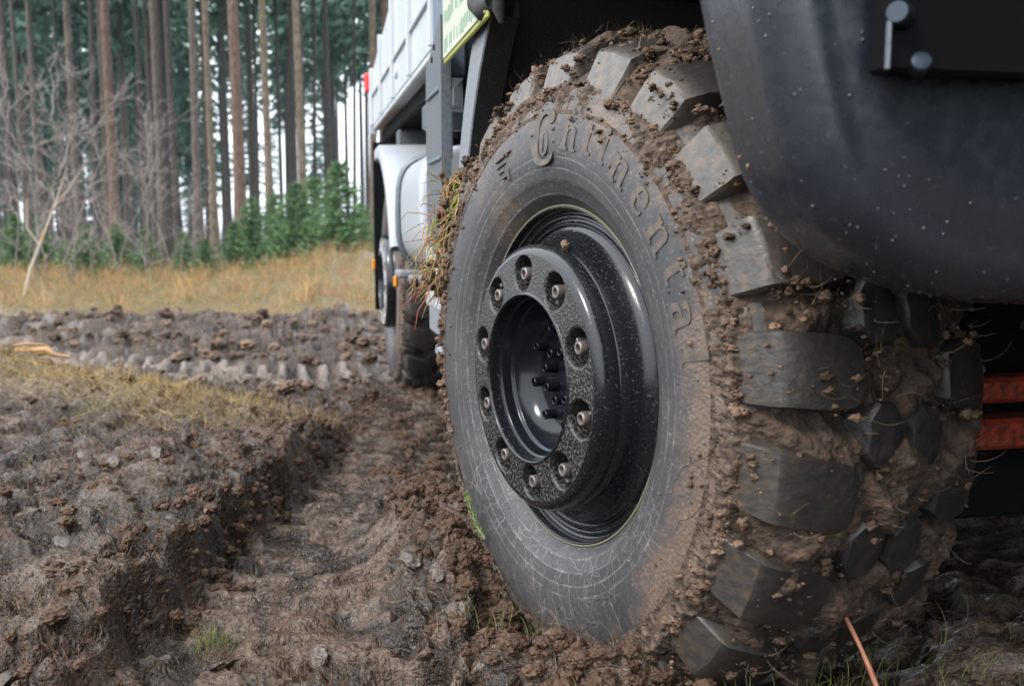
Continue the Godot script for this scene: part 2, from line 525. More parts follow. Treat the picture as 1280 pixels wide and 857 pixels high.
# side of the tyre from the bead to the shoulder, as (x, r); x grows into the truck
var SIDE := [Vector2(0.075, 0.268), Vector2(0.064, 0.2745), Vector2(0.058, 0.280), Vector2(0.046, 0.290), Vector2(0.045, 0.2935), Vector2(0.043, 0.2955), Vector2(0.036, 0.3135), Vector2(0.0335, 0.3150), Vector2(0.034, 0.3170), Vector2(0.029, 0.335), Vector2(0.026, 0.36), Vector2(0.027, 0.385), Vector2(0.031, 0.41), Vector2(0.037, 0.43), Vector2(0.0425, 0.443), Vector2(0.041, 0.447), Vector2(0.045, 0.452), Vector2(0.056, 0.459)]
var TREAD := [Vector2(0.056, 0.459), Vector2(0.075, 0.476), Vector2(0.105, 0.489), Vector2(0.16, 0.497), Vector2(0.24, 0.50)]

func lug_top(x: float) -> float: # radius of the worn top surface
	return table([[0.0, 0.45], [0.066, 0.512], [0.085, 0.524], [0.12, 0.534], [0.18, 0.541], [0.24, 0.543]], minf(x, 0.48 - x))

func wp(x: float, r: float, an: float) -> Vector3: return Vector3(x, r * cos(an), r * sin(an))

# a block of tread: outline (x, half width at leading and trailing side in radians) lofted from the groove to the top
func block(stations: Array, an0: float, sd: int, skew := 0.0, mirror := false) -> B:
	var b := B.new()
	var rr := RandomNumberGenerator.new()
	rr.seed = sd
	var first := 0
	var n := stations.size()
	var last: Array = []
	for i in n:
		var s: Array = stations[i]      # [x_base, r_base, x_top, r_top, a_lead, a_trail]
		var x0: float = s[0]; var x1: float = s[2]
		var sk: float = skew * (x1 - 0.06)
		var l: float = an0 + s[4] + sk; var t: float = an0 + s[5] + sk
		if mirror:
			x0 = 0.48 - x0; x1 = 0.48 - x1
			l = an0 - s[5] - sk; t = an0 - s[4] - sk
		var dr: float = 0.006
		var da: float = 0.0045
		var j := func() -> float: return rr.randf_range(-0.0018, 0.0018)
		var ring := [
			wp(x0, s[1], l - 0.012), wp(lerpf(x0, x1, 0.8), lerpf(s[1], s[3], 0.8) , l - 0.002), wp(x1, s[3] - 0.0015 + j.call(), l + da), wp(x1, s[3] + j.call(), (l + t) / 2.0),
			wp(x1, s[3] - 0.0015 + j.call(), t - da), wp(lerpf(x0, x1, 0.8), lerpf(s[1], s[3], 0.8), t + 0.002), wp(x0, s[1], t + 0.014)]
		var dusty: float = 1.0 - sm(0.066, 0.078, s[2])
		var fender_shade := sm(0.9, 1.4, wrapf(an0, -PI, PI)) if an0 < 4.0 else 0.0  # lugs below the fender: its shade darkens their colour
		b.col = Color(0.22, 0.22, 0.24).lerp(Color(1, 1, 1) * (1.0 - 0.5 * fender_shade), dusty)  # tops rubbed clean, darkened further for shade under the fender
		for q in ring: b.p(q)
	b.grid(0, n, 7)
	for e in [0, n - 1]:
		var o: int = e * 7
		b.quad(o, o + 1, o + 5, o + 6); b.quad(o + 1, o + 2, o + 4, o + 5); b.tri(o + 2, o + 3, o + 4)
	return b

func outer_lug(an0: float, sd: int, mirror := false) -> B:
	var w := deg_to_rad(5.25)
	return block([
		[0.052, 0.440, 0.0455, 0.4515, -w * 0.96, w * 1.0],
		[0.062, 0.450, 0.050, 0.470, -w * 0.98, w * 1.02],
		[0.080, 0.455, 0.0605, 0.500, -w, w * 1.02],
		[0.090, 0.462, 0.0640, 0.5095, -w, w * 1.0],
		[0.100, 0.465, 0.0705, 0.5145, -w, w * 0.98],
		[0.115, 0.470, 0.095, 0.5260, -w * 1.0, w * 0.95],
		[0.130, 0.480, 0.125, 0.5345, -w * 1.02, w * 0.92],
		[0.160, 0.485, 0.152, 0.5385, -w * 0.98, w * 0.75],
		[0.176, 0.487, 0.166, 0.5385, -w * 0.80, w * 0.50],
		[0.186, 0.487, 0.170, 0.5340, -w * 0.68, w * 0.40]], an0, sd, 0.35, mirror)

func center_block(an0: float, sd: int, mirror := false) -> B:
	var w := deg_to_rad(4.4)
	return block([
		[0.158, 0.485, 0.172, 0.5330, -w * 0.35, w * 0.45],
		[0.162, 0.487, 0.176, 0.5385, -w * 0.5, w * 0.6],
		[0.185, 0.488, 0.190, 0.5415, -w * 1.0, w * 1.0],
		[0.215, 0.489, 0.215, 0.5425, -w * 1.0, w * 0.95],
		[0.238, 0.489, 0.230, 0.5405, -w * 0.55, w * 0.55],
		[0.242, 0.489, 0.232, 0.5360, -w * 0.45, w * 0.45]], an0, sd, 0.2, mirror)

func make_wheel(truck: Node3D, where: Vector3, turn: float, from_deg: float, to_deg: float, full: bool) -> MeshInstance3D:
	# the rim, its barrel and the dished centre
	var b := B.new()
	b.lathe([Vector2(-0.0015, 0.1985), Vector2(-0.001, 0.2025), Vector2(0.0015, 0.2075), Vector2(0.006, 0.2115), Vector2(0.014, 0.2145), Vector2(0.024, 0.216), Vector2(0.030, 0.2165), null,
		Vector2(0.030, 0.2165), Vector2(0.031, 0.2135), Vector2(0.034, 0.2135), Vector2(0.036, 0.2165), Vector2(0.05, 0.219), Vector2(0.066, 0.2235), Vector2(0.077, 0.231), Vector2(0.0815, 0.2375), Vector2(0.0805, 0.241), Vector2(0.083, 0.2425), null,
		Vector2(0.083, 0.2425), Vector2(0.080, 0.2445), Vector2(0.0775, 0.246), Vector2(0.079, 0.248), Vector2(0.083, 0.2495), Vector2(0.083, 0.253), null,
		Vector2(0.083, 0.253), Vector2(0.078, 0.2555), Vector2(0.076, 0.2585), Vector2(0.079, 0.261), Vector2(0.0815, 0.264), Vector2(0.078, 0.268), Vector2(0.070, 0.2705), Vector2(0.0605, 0.2705), Vector2(0.058, 0.2725), Vector2(0.060, 0.2745), Vector2(0.07, 0.275)], 128)
	b.lathe([Vector2(-0.0065, 0.1385), Vector2(-0.0085, 0.1365), Vector2(-0.0090, 0.1345), Vector2(-0.0075, 0.1325), Vector2(-0.003, 0.1315), Vector2(0.010, 0.131), Vector2(0.0125, 0.130)], 96)
	var bowl := B.new()
	bowl.lathe([Vector2(0.0125, 0.130), Vector2(0.0135, 0.127), Vector2(0.016, 0.1255), Vector2(0.030, 0.124), Vector2(0.033, 0.1225), Vector2(0.0335, 0.119), Vector2(0.036, 0.1175), Vector2(0.046, 0.115), Vector2(0.058, 0.108), Vector2(0.067, 0.099), Vector2(0.072, 0.088), Vector2(0.0735, 0.07), Vector2(0.0735, 0.0)], 96)
	b.lathe([Vector2(0.085, 0.268), Vector2(0.12, 0.255), Vector2(0.36, 0.255), Vector2(0.42, 0.28), null, Vector2(0.30, 0.255), Vector2(0.30, 0.0)], 48)
	var rim := inst("wheel", b.mesh(), M.rim, truck, Transform3D(Basis(Vector3.UP, deg_to_rad(turn)), where))
	var bl := B.new()
	bl.lathe([Vector2(0.0590, 0.2745), Vector2(0.0580, 0.2757), Vector2(0.0590, 0.2768), Vector2(0.061, 0.2772)], 128)
	inst("bead_line", bl.mesh(), M.bead, rim)
	inst("hub_bowl", bowl.mesh(), M.hub, rim)
	# the flange ring with its ten pockets
	var f := B.new()
	var ri := 0.1385; var ro := 0.1985; var rm := 0.1675; var hr := 0.0305
	var half := PI / 10.0
	var angs := []
	for k in 48: angs.append(TAU * k / 48.0)
	for q in [Vector2(half * rm, ro - rm), Vector2(-half * rm, ro - rm), Vector2(half * rm, ri - rm), Vector2(-half * rm, ri - rm)]:
		angs.append(fposmod(atan2(q.y, q.x), TAU))
	angs.sort()
	var front := func(r: float) -> float: return lerpf(-0.0065, -0.0015, (r - ri) / (ro - ri))
	for s in 10:
		var an0 := s * TAU / 10.0 + 0.0
		var rings := []
		for q in [[1.0, 0.0, true], [0.6, 0.0, true], [0.25, 0.0, true], [0.09, 0.0, true], [0.0, 0.0006, false], [-0.05, 0.0022, false], [-0.075, 0.005, false], [-0.09, 0.012, false], [-0.10, 0.034, false]]:
			var ids := []
			for an in angs:
				var c := cos(an); var sn := sin(an)
				var far := minf((half * rm) / maxf(absf(c), 1e-5), ((ro - rm) if sn > 0 else (rm - ri)) / maxf(absf(sn), 1e-5))
				var rad: float = lerpf(hr, far, q[0]) if q[2] else hr * (1.0 + q[0])
				var r := rm + rad * sn
				ids.append(f.p(wp(front.call(r) + q[1], r, an0 + rad * c / rm)))
			rings.append(ids)
		for i in rings.size() - 1:
			for k in angs.size():
				var k2 := (k + 1) % angs.size()
				f.quad(rings[i][k], rings[i][k2], rings[i + 1][k2], rings[i + 1][k])
		var mid := f.p(wp(0.030, rm, an0))
		for k in angs.size():
			f.tri(rings[-1][k], rings[-1][(k + 1) % angs.size()], mid)
	inst("hub_flange", f.mesh(50.0), M.flange if full else M.flange_grey, rim)
	# wheel nuts
	var nut := B.new()
	nut.lathe([Vector2(0.030, 0.0165), Vector2(0.026, 0.0165), Vector2(0.0245, 0.0155), null, Vector2(0.0245, 0.0155), Vector2(0.0245, 0.011), null,
		Vector2(0.0245, 0.0112), Vector2(0.0, 0.0105), Vector2(-0.0018, 0.0098), Vector2(-0.0025, 0.0085), Vector2(-0.0022, 0.0066), Vector2(-0.001, 0.0060), null, Vector2(-0.001, 0.006), Vector2(0.009, 0.0055), Vector2(0.0095, 0.0)], 20)
	nut.box(Vector3(0.014, 0.0, 0.017), Vector3(0.020, 0.006, 0.007), 0.0015)
	var nm := nut.mesh(50.0)
	for s in 10:
		var an := s * TAU / 10.0 - 0.0874
		if full or s < 10:
			inst("wheel_nut", nm, M.nut, rim, Transform3D(Basis(Vector3(1, 0, 0), an + s * 1.3), wp(0.0, 0.1675, an)))
	for c in rim.get_children():
		if c.name == "hub_flange": c.rotation.x = -0.0874
	# bolts of the hub: two rings of eight
	var bolt := B.new()
	bolt.lathe([Vector2(0.024, 0.0098), Vector2(0.0225, 0.0103), null, Vector2(0.0225, 0.0085), Vector2(0.004, 0.0084), Vector2(0.0015, 0.0078), Vector2(0.0005, 0.0068), Vector2(0.0010, 0.0052), null, Vector2(0.0010, 0.0050), Vector2(0.008, 0.0047), Vector2(0.008, 0.0)], 16)
	var bm := bolt.mesh(50.0)
	if full:
		for k in 8:
			for q in [[0.082, -60.0], [0.042, -34.0]]:
				var an: float = deg_to_rad(q[1] + k * 45.0)
				inst("hub_bolt", bm, M.hub, rim, Transform3D(Basis(Vector3(1, 0, 0), an), wp(0.0505, q[0], an)))
	# the tyre: carcass, both sides
	var t := B.new()
	var prof := SIDE + [null] + TREAD
	t.lathe(SIDE, 240, true)
	var ty := inst("tyre", t.mesh(), M.sidewall, rim)
	var t2 := B.new()
	var back := []
	for k in range(TREAD.size() - 1, -1, -1): back.append(Vector2(0.48 - TREAD[k].x, TREAD[k].y))
	for k in range(SIDE.size() - 1, -1, -1): back.append(Vector2(0.48 - SIDE[k].x, SIDE[k].y))
	t2.lathe(TREAD + back.slice(1), 160)
	inst("tread_base", t2.mesh(), M.rubber, rim)
	# tread blocks: those in view one by one, the rest together
	var rest := B.new()
	for side in 2:
		for row in 2:
			for k in LUGS:
				var deg := 32.3 + 360.0 / LUGS * (k + (0.5 if row == 1 else 0.0) + (0.25 if side == 1 else 0.0))
				deg = fposmod(deg, 360.0)
				var an := deg_to_rad(deg)
				var seen := deg > from_deg and deg < to_deg or deg > from_deg + 360.0 or deg < to_deg - 360.0
				var lo := fposmod(from_deg, 360.0)
				seen = fposmod(deg - from_deg, 360.0) < to_deg - from_deg
				if not full and (side == 1 or row == 1): seen = false
				var blk: B = outer_lug(an, k * 4 + side + row * 100, side == 1) if row == 0 else center_block(an, k * 4 + side + row * 100, side == 1)
				if seen:
					inst("tread_lug", blk.mesh(24.0), M.rubber_dirty if side == 0 and row == 0 else M.rubber, rim)
				else:
					var o := rest.v.size()
					rest.v.append_array(blk.v); rest.uv.append_array(blk.uv); rest.c.append_array(blk.c)
					for i in blk.t: rest.t.append(i + o)
	tag(inst("tread_lugs", rest.mesh(38.0), M.rubber, rim), "", "", "", "stuff")
	if full:
		# raised lettering
		var font := SystemFont.new()
		font.font_names = PackedStringArray(["Droid Serif"])
		font.font_weight = 700
		for q in [["C", -1.0, 0.3785, 0.118, 0.92], ["o", 0.1, 0.3775, 0.068, 0.62], ["n", 11.6, 0.3865, 0.066, 1.0], ["t", 19.5, 0.3905, 0.066, 1.0], ["i", 26.0, 0.3925, 0.066, 1.0], ["n", 33.8, 0.3865, 0.066, 1.0], ["e", 43.6, 0.3865, 0.066, 1.0], ["n", 53.3, 0.3865, 0.066, 1.0], ["t", 61.8, 0.3905, 0.066, 1.0], ["a", 70.3, 0.3865, 0.066, 1.0], ["l", 78.6, 0.3925, 0.066, 1.0]]:
			var tm := TextMesh.new()
			tm.text = q[0]
			tm.font = font
			tm.font_size = 64
			tm.pixel_size = q[3] * 1.03 / 64.0
			tm.depth = 0.003
			tm.curve_step = 3.0
			var an := deg_to_rad(q[1])
			var up := Vector3(0, cos(an), sin(an)); var right := Vector3(0, -sin(an), cos(an))
			var outw := right.cross(up)
			# lean with the sidewall
			inst("raised_letter", tm, M.letter, rim, Transform3D(Basis(right * q[4] * 1.1, up, outw).rotated(right, -0.10), Vector3(table([[0.335, 0.029], [0.36, 0.026], [0.385, 0.027], [0.41, 0.031]], q[2]) + 0.0005, 0, 0) + up * q[2]))
		var lg := B.new()
		for q in [[-23.4, 0.388, 0.034, 0.004], [-23.4, 0.376, 0.034, 0.003], [-19.5, 0.388, 0.028, 0.004], [-22.0, 0.352, 0.024, 0.004], [-20.2, 0.352, 0.004, 0.022], [-24.0, 0.365, 0.018, 0.003]]:
			var an := deg_to_rad(q[0])
			var up := Vector3(0, cos(an), sin(an)); var right := Vector3(0, -sin(an), cos(an))
			lg.box(Vector3(0.0265, 0, 0) + up * q[1], Vector3(q[2], q[3], 0.006), 0.001, Basis(right, up, right.cross(up)).rotated(Vector3(1, 0, 0), 0.12))
		inst("raised_emblem", lg.mesh(30.0), M.letter, rim)
	return rim

# mud on a tyre: a layer between the blocks
func tyre_mud(where: Vector3, turn: float, sd: int, fill: Callable) -> B:
	var b := B.new()
	var no := nz(FastNoiseLite.TYPE_SIMPLEX_SMOOTH, 9.0, sd, 4)
	var rows := 70; var cols := 420
	for i in rows:
		var x := lerpf(0.047, 0.433, float(i) / (rows - 1))
		for k in cols:
			var an := TAU * k / cols
			var q := wp(x, 0.52, an)
			var n := no.get_noise_3dv(q)
			var n2 := no.get_noise_3dv(q * 3.3 + Vector3(5, 5, 5))
			var base := table([[0.045, 0.450], [0.056, 0.459], [0.075, 0.476], [0.105, 0.489], [0.16, 0.497], [0.24, 0.50]], minf(x, 0.48 - x))
			var top := lug_top(x)
			var fl: float = fill.call(an, x) + n * 0.75 + n2 * 0.22
			fl += 0.5 * sm(0.35, 0.9, n * 1.6 + 0.5) * sm(0.10, 0.15, x) * sm(-0.9, -0.4, wrapf(an, -PI, PI)) * sm(1.3, 0.7, wrapf(an, -PI, PI))
			var r := lerpf(base - 0.004, top, clampf(fl, 0.0, 1.38 if x > 0.09 else 1.15))
			b.col = Color(0.034, 0.019, 0.011).lerp(Color(0.105, 0.063, 0.040), clampf(0.45 + n2 * 0.9 + n * 0.4, 0.0, 1.0))
			if sd == 43: b.col = b.col.lerp(Color(0.02, 0.018, 0.017), 0.55)
			b.p(Vector3(x, r * cos(an), r * sin(an)))
	b.grid(0, rows, cols, true)
	# a crumbling ridge of mud along the outer shoulder
	var first := b.v.size()
	var band := [Vector2(0.0300, 0.418), Vector2(0.0325, 0.424), Vector2(0.0350, 0.430), Vector2(0.0370, 0.4345), Vector2(0.0395, 0.439), Vector2(0.0415, 0.4425), Vector2(0.0430, 0.446), Vector2(0.0440, 0.449), Vector2(0.0460, 0.4525), Vector2(0.0490, 0.456), Vector2(0.053, 0.4595), Vector2(0.058, 0.464), Vector2(0.063, 0.469)]
	var fine := nz(FastNoiseLite.TYPE_SIMPLEX_SMOOTH, 60.0, sd + 3, 4)
	fine.fractal_gain = 0.65
	var c2 := 1100
	for i in band.size():
		for k in c2:
			var an := TAU * k / c2
			var q := wp(band[i].x, band[i].y, an)
			var n := no.get_noise_3dv(q * 1.4) ; var n3 := fine.get_noise_3dv(q)
			var e := 1.0 - absf(i - 7.0) / 6.0
			var th := clampf(0.0062 * (e * 1.5 - 0.72 + n * 1.9 + n3 * 1.5), -0.003, 0.012)
			b.col = Color(0.055, 0.034, 0.022).lerp(Color(0.165, 0.110, 0.076), clampf(0.5 + n3 * 1.1, 0.0, 1.0))
			b.p(wp(band[i].x - th * 0.75, band[i].y + th * 0.5, an))
	b.grid(first, band.size(), c2, true)
	return b

# ---------------------------------------------------------------- materials
func sidewall_images() -> Array:
	var w := 2048; var h := 256
	var scr := PackedFloat32Array(); scr.resize(w * h)
	var crk := PackedFloat32Array(); crk.resize(w * h)
	var r := RandomNumberGenerator.new(); r.seed = 5
	for i in 520:
		# scratches and dried splashes: short wandering lines, many towards the bottom of the tyre
		var an := r.randf_range(0.0, 360.0) if i % 5 < 2 else r.randf_range(110.0, 235.0)
		var u := an / 360.0 * w; var v := r.randf_range(20.0, 225.0)
		var dir := r.randf_range(-0.5, 0.5) + (PI / 2.0 if i % 3 else 0.0) + (PI if r.randf() < 0.5 else 0.0)
		var crack := i % 9 == 0
		var ln := r.randi_range(15, 80) if not crack else r.randi_range(60, 150)
		var a := r.randf_range(0.15, 0.8) * (1.0 if i % 5 >= 2 else 0.55)
		for k in ln:
			dir += r.randfn(0.0, 0.16)
			u += cos(dir) * 1.1; v += sin(dir) * 0.9
			if v < 2 or v > h - 3: break
			var q := int(v) * w + posmod(int(u), w)
			if crack: crk[q] = maxf(crk[q], a)
			else:
				scr[q] = maxf(scr[q], a)
				if a > 0.5: scr[int(v) * w + posmod(int(u) + 1, w)] = maxf(scr[int(v) * w + posmod(int(u) + 1, w)], a * 0.6)
	var n1 := nz(FastNoiseLite.TYPE_SIMPLEX_SMOOTH, 3.5, 3, 4)
	var n2 := nz(FastNoiseLite.TYPE_SIMPLEX_SMOOTH, 34.0, 4, 3)
	var n3 := nz(FastNoiseLite.TYPE_SIMPLEX_SMOOTH, 150.0, 9, 2)
	var rgb := PackedByteArray(); rgb.resize(w * h * 3)
	var hgt := PackedByteArray(); hgt.resize(w * h)
	var ns := SIDE.size() - 1
	var dustband := []
	for x in w:
		var deg := fposmod(360.0 * x / w, 360.0)
		var dd := deg if deg < 250.0 else deg - 360.0
		dustband.append(table([[-110, 0.30], [-35, 0.22], [-10, 0.55], [25, 0.75], [60, 0.85], [100, 0.95], [140, 0.8], [165, 0.35], [190, 0.12], [250, 0.3]], dd))
	for y in h:
		var fv := float(y) / (h - 1) * ns
		var si := mini(int(fv), ns - 1)
		var rad: float = lerpf(SIDE[si].y, SIDE[si + 1].y, fv - si)
		var outer := sm(0.345, 0.435, rad)
		var ring := 0.0
		for q in [0.2945, 0.315, 0.3345, 0.352]:
			ring = maxf(ring, exp(-pow((rad - q) / 0.0012, 2.0)))
		for x in w:
			var an := TAU * x / w
			var p := Vector3(rad * cos(an), rad * sin(an), 0.0)
			var a := n1.get_noise_3dv(p)
			var bb := n2.get_noise_3dv(p)
			var g := n3.get_noise_3dv(p)
			var dust: float = clampf(dustband[x] * (0.12 + 0.88 * outer) * 1.25 - 0.25 + a * 1.3 + bb * 0.6, 0.0, 1.0)
			var film := clampf(0.35 + a * 0.7 + g * 0.2, 0.0, 1.0)
			var c := Color(0.031, 0.030, 0.032).lerp(Color(0.066, 0.061, 0.062), film)
			c = c.lerp(Color(0.130, 0.088, 0.062), dust * 0.85)
			var i := y * w + x
			c = c.lerp(Color(0.26, 0.235, 0.22), clampf(scr[i] * 0.55 + ring * 0.45 * (0.5 + bb) + clampf((g - 0.45) * 4.0, 0.0, 1.0) * 0.5, 0.0, 1.0))
			c = c.lerp(Color(0.012, 0.012, 0.013), crk[i] * 0.9)
			c = c.linear_to_srgb()
			rgb[i * 3] = int(clampf(c.r, 0, 1) * 255.0); rgb[i * 3 + 1] = int(clampf(c.g, 0, 1) * 255.0); rgb[i * 3 + 2] = int(clampf(c.b, 0, 1) * 255.0)
			hgt[i] = int(clampf(110.0 + dust * 60.0 * (0.6 + g) + ring * 30.0 - crk[i] * 90.0 + scr[i] * 14.0 + g * 10.0, 0.0, 255.0))
	return [ImageTexture.create_from_image(Image.create_from_data(w, h, false, Image.FORMAT_RGB8, rgb)), ImageTexture.create_from_image(Image.create_from_data(w, h, false, Image.FORMAT_L8, hgt))]

func make_materials() -> void:
	var SX := FastNoiseLite.TYPE_SIMPLEX_SMOOTH
	var grain := noise_tex(nz(SX, 0.02, 1, 5), [[0.0, grey(0.42)], [0.35, grey(0.70)], [0.6, grey(0.9)], [1.0, grey(1.0)]])
	var rough := noise_tex(nz(SX, 0.012, 2, 4), [[0.0, grey(0.16)], [0.42, grey(0.26)], [0.56, grey(0.55)], [1.0, grey(0.85)]])
	var relief := noise_tex(nz(SX, 0.025, 3, 5, 2), [])
	var soft := noise_tex(nz(SX, 0.02, 4, 4), [])
	var crumb_noise := nz(SX, 0.03, 33, 5)
	crumb_noise.fractal_gain = 0.58
	var crumb := noise_tex(crumb_noise, [[0.0, grey(0.0)], [0.35, grey(0.25)], [0.5, grey(0.75)], [1.0, grey(1.0)]])
	var tri := {"uv1_triplanar": true, "uv1_world_triplanar": true, "uv1_scale": Vector3(5, 5, 5)}
	var own := {"uv1_triplanar": true, "uv1_scale": Vector3(6, 6, 6)}
	mat("mud", Color(1, 1, 1), 1.0, tri.merged({"vertex_color_use_as_albedo": true, "albedo_texture": grain, "roughness_texture": rough, "heightmap_enabled": true, "heightmap_texture": crumb, "heightmap_scale": 0.5, "metallic_specular": 0.42}))
	mat("clod", Color(1, 1, 1), 0.62, {"metallic_specular": 0.36, "vertex_color_use_as_albedo": true})
	mat("tyre_mud", Color(1, 1, 1), 0.85, own.merged({"uv1_scale": Vector3(9, 9, 9), "vertex_color_use_as_albedo": true, "albedo_texture": grain, "heightmap_enabled": true, "heightmap_texture": soft, "heightmap_scale": 0.7}))
	mat("clay", Color(1, 1, 1), 0.42, tri.merged({"vertex_color_use_as_albedo": true, "albedo_texture": grain, "heightmap_enabled": true, "heightmap_texture": soft, "heightmap_scale": 0.5}))
	mat("straw", Color(1, 1, 1), 0.75, {"vertex_color_use_as_albedo": true})
	var si := sidewall_images()
	mat("sidewall", Color(1, 1, 1), 0.52, {"albedo_texture": si[0], "heightmap_enabled": true, "heightmap_texture": si[1], "heightmap_scale": 0.28})
	var rub := noise_tex(nz(SX, 0.014, 6, 5), [[0.0, Color(0.045, 0.043, 0.043).linear_to_srgb()], [0.48, Color(0.05, 0.047, 0.047).linear_to_srgb()], [0.62, Color(0.10, 0.078, 0.062).linear_to_srgb()], [1.0, Color(0.15, 0.115, 0.09).linear_to_srgb()]])
	var rub2 := noise_tex(nz(SX, 0.014, 16, 5), [[0.0, Color(0.060, 0.056, 0.054).linear_to_srgb()], [0.45, Color(0.080, 0.071, 0.064).linear_to_srgb()], [0.65, Color(0.115, 0.088, 0.068).linear_to_srgb()], [1.0, Color(0.14, 0.100, 0.073).linear_to_srgb()]])
	mat("rubber", Color(1, 1, 1), 0.5, own.merged({"vertex_color_use_as_albedo": true, "albedo_texture": rub, "heightmap_enabled": true, "heightmap_texture": soft, "heightmap_scale": 0.10}))
	mat("rubber_dirty", Color(1, 1, 1), 0.42, own.merged({"vertex_color_use_as_albedo": true, "albedo_texture": rub2, "heightmap_enabled": true, "heightmap_texture": soft, "heightmap_scale": 0.12}))
	mat("letter", Color(0.80, 0.76, 0.74), 0.55, own.merged({"uv1_scale": Vector3(7, 7, 7), "albedo_texture": rub2}))
	var speck := noise_tex(nz(SX, 0.05, 8, 3), [[0.0, Color(0.006, 0.007, 0.009).linear_to_srgb()], [0.78, Color(0.007, 0.008, 0.010).linear_to_srgb()], [0.84, Color(0.07, 0.056, 0.044).linear_to_srgb()], [1.0, Color(0.16, 0.12, 0.09).linear_to_srgb()]])
	var speck_r := noise_tex(nz(SX, 0.05, 8, 3), [[0.0, grey(0.14)], [0.76, grey(0.22)], [0.84, grey(0.85)], [1.0, grey(0.9)]])
	var speck2 := noise_tex(nz(SX, 0.05, 9, 5), [[0.0, Color(0.006, 0.006, 0.007).linear_to_srgb()], [0.48, Color(0.010, 0.010, 0.011).linear_to_srgb()], [0.60, Color(0.030, 0.027, 0.025).linear_to_srgb()], [0.74, Color(0.085, 0.074, 0.064).linear_to_srgb()], [1.0, Color(0.17, 0.145, 0.12).linear_to_srgb()]])
	var speck2_r := noise_tex(nz(SX, 0.05, 9, 5), [[0.0, grey(0.22)], [0.48, grey(0.32)], [0.6, grey(0.75)], [1.0, grey(0.9)]])
	mat("rim", Color(1, 1, 1), 1.0, own.merged({"uv1_scale": Vector3(5, 5, 5), "albedo_texture": speck, "roughness_texture": speck_r, "metallic_specular": 0.5}))
	mat("flange", Color(1, 1, 1), 1.0, own.merged({"uv1_scale": Vector3(5, 5, 5), "albedo_texture": speck2, "roughness_texture": speck2_r, "heightmap_enabled": true, "heightmap_texture": speck2_r, "heightmap_scale": 0.08}))
	mat("flange_grey", Color(0.42, 0.41, 0.42), 0.5, own.merged({"albedo_texture": grain}))
	mat("hub", Color(0.005, 0.006, 0.009), 0.16, {"metallic_specular": 0.42})
	mat("nut", Color(1, 1, 1), 0.42, own.merged({"uv1_scale": Vector3(30, 30, 30), "metallic": 0.45, "albedo_texture": noise_tex(nz(SX, 0.03, 10, 3), [[0.0, Color(0.05, 0.045, 0.045).linear_to_srgb()], [0.5, Color(0.17, 0.145, 0.135).linear_to_srgb()], [1.0, Color(0.26, 0.21, 0.18).linear_to_srgb()]], 256)}))
	mat("bead", Color(0.20, 0.18, 0.11), 0.7)
	var faint := noise_tex(nz(SX, 0.02, 44, 5), [[0.0, grey(0.78)], [0.5, grey(0.93)], [1.0, grey(1.0)]])
	# the truck
	var wet := noise_tex(nz(SX, 0.012, 12, 4), [[0.0, grey(0.20)], [0.5, grey(0.28)], [1.0, grey(0.42)]])
	mat("fender", Color(0.014, 0.0175, 0.026), 1.0, own.merged({"uv1_scale": Vector3(3, 3, 3), "metallic_specular": 0.75, "roughness_texture": wet, "heightmap_enabled": true, "heightmap_texture": soft, "heightmap_scale": 0.015}))
	mat("speck_mud", Color(0.17, 0.125, 0.075), 0.9)
	mat("drop", Color(0.03, 0.034, 0.042), 0.04, {"clearcoat_enabled": true, "clearcoat": 1.0, "clearcoat_roughness": 0.02})
	mat("black", Color(0.005, 0.005, 0.006), 0.85, {"metallic_specular": 0.2})
	mat("black_dusty", Color(1, 1, 1), 0.8, own.merged({"albedo_texture": noise_tex(nz(SX, 0.05, 13, 4), [[0.0, Color(0.010, 0.009, 0.009).linear_to_srgb()], [0.5, Color(0.02, 0.018, 0.017).linear_to_srgb()], [1.0, Color(0.075, 0.062, 0.052).linear_to_srgb()]])}))
	mat("guard_edge", Color(0.20, 0.215, 0.235), 0.5, own.merged({"albedo_texture": faint}))
	mat("steel_blue", Color(0.16, 0.20, 0.26), 0.35, {"metallic": 0.3})
	mat("gunmetal", Color(0.14, 0.155, 0.17), 0.38, own.merged({"metallic": 0.3, "albedo_texture": faint}))
	mat("white_board", Color(0.52, 0.56, 0.60), 0.35, own.merged({"uv1_scale": Vector3(1, 1, 1), "albedo_texture": noise_tex(nz(SX, 0.01, 14, 4), [[0.0, grey(0.82)], [0.5, grey(0.96)], [1.0, grey(1.0)]])}))
	mat("board_grey", Color(0.45, 0.47, 0.49), 0.4, {})
	mat("silver", Color(0.40, 0.42, 0.45), 0.38, {"metallic": 0.35})
	mat("aluminium", Color(0.52, 0.53, 0.54), 0.4, {"metallic": 0.5})
	mat("yellow", Color(0.30, 0.31, 0.06), 0.4, {})
	mat("pale_yellow", Color(0.46, 0.49, 0.38), 0.4, {})
	mat("sign_ink", Color(0.07, 0.17, 0.11), 0.5, {})
	mat("red_lens", Color(0.75, 0.03, 0.03), 0.2, {})
	mat("amber_lens", Color(0.55, 0.20, 0.015), 0.2, {})
	mat("red_paint", Color(0.28, 0.035, 0.011), 0.45, own.merged({"albedo_texture": grain}))
	mat("bolt", Color(0.025, 0.033, 0.045), 0.4, {"metallic": 0.6})
	# wood and leaves
	mat("bark", Color(1, 1, 1), 0.9, {"uv1_triplanar": true, "uv1_world_triplanar": true, "uv1_scale": Vector3(1.6, 0.35, 1.6), "vertex_color_use_as_albedo": true, "albedo_texture": noise_tex(nz(SX, 0.03, 20, 5), [[0.0, grey(0.45)], [0.5, grey(0.8)], [1.0, grey(1.0)]]), "heightmap_enabled": true, "heightmap_texture": relief, "heightmap_scale": 3.0})
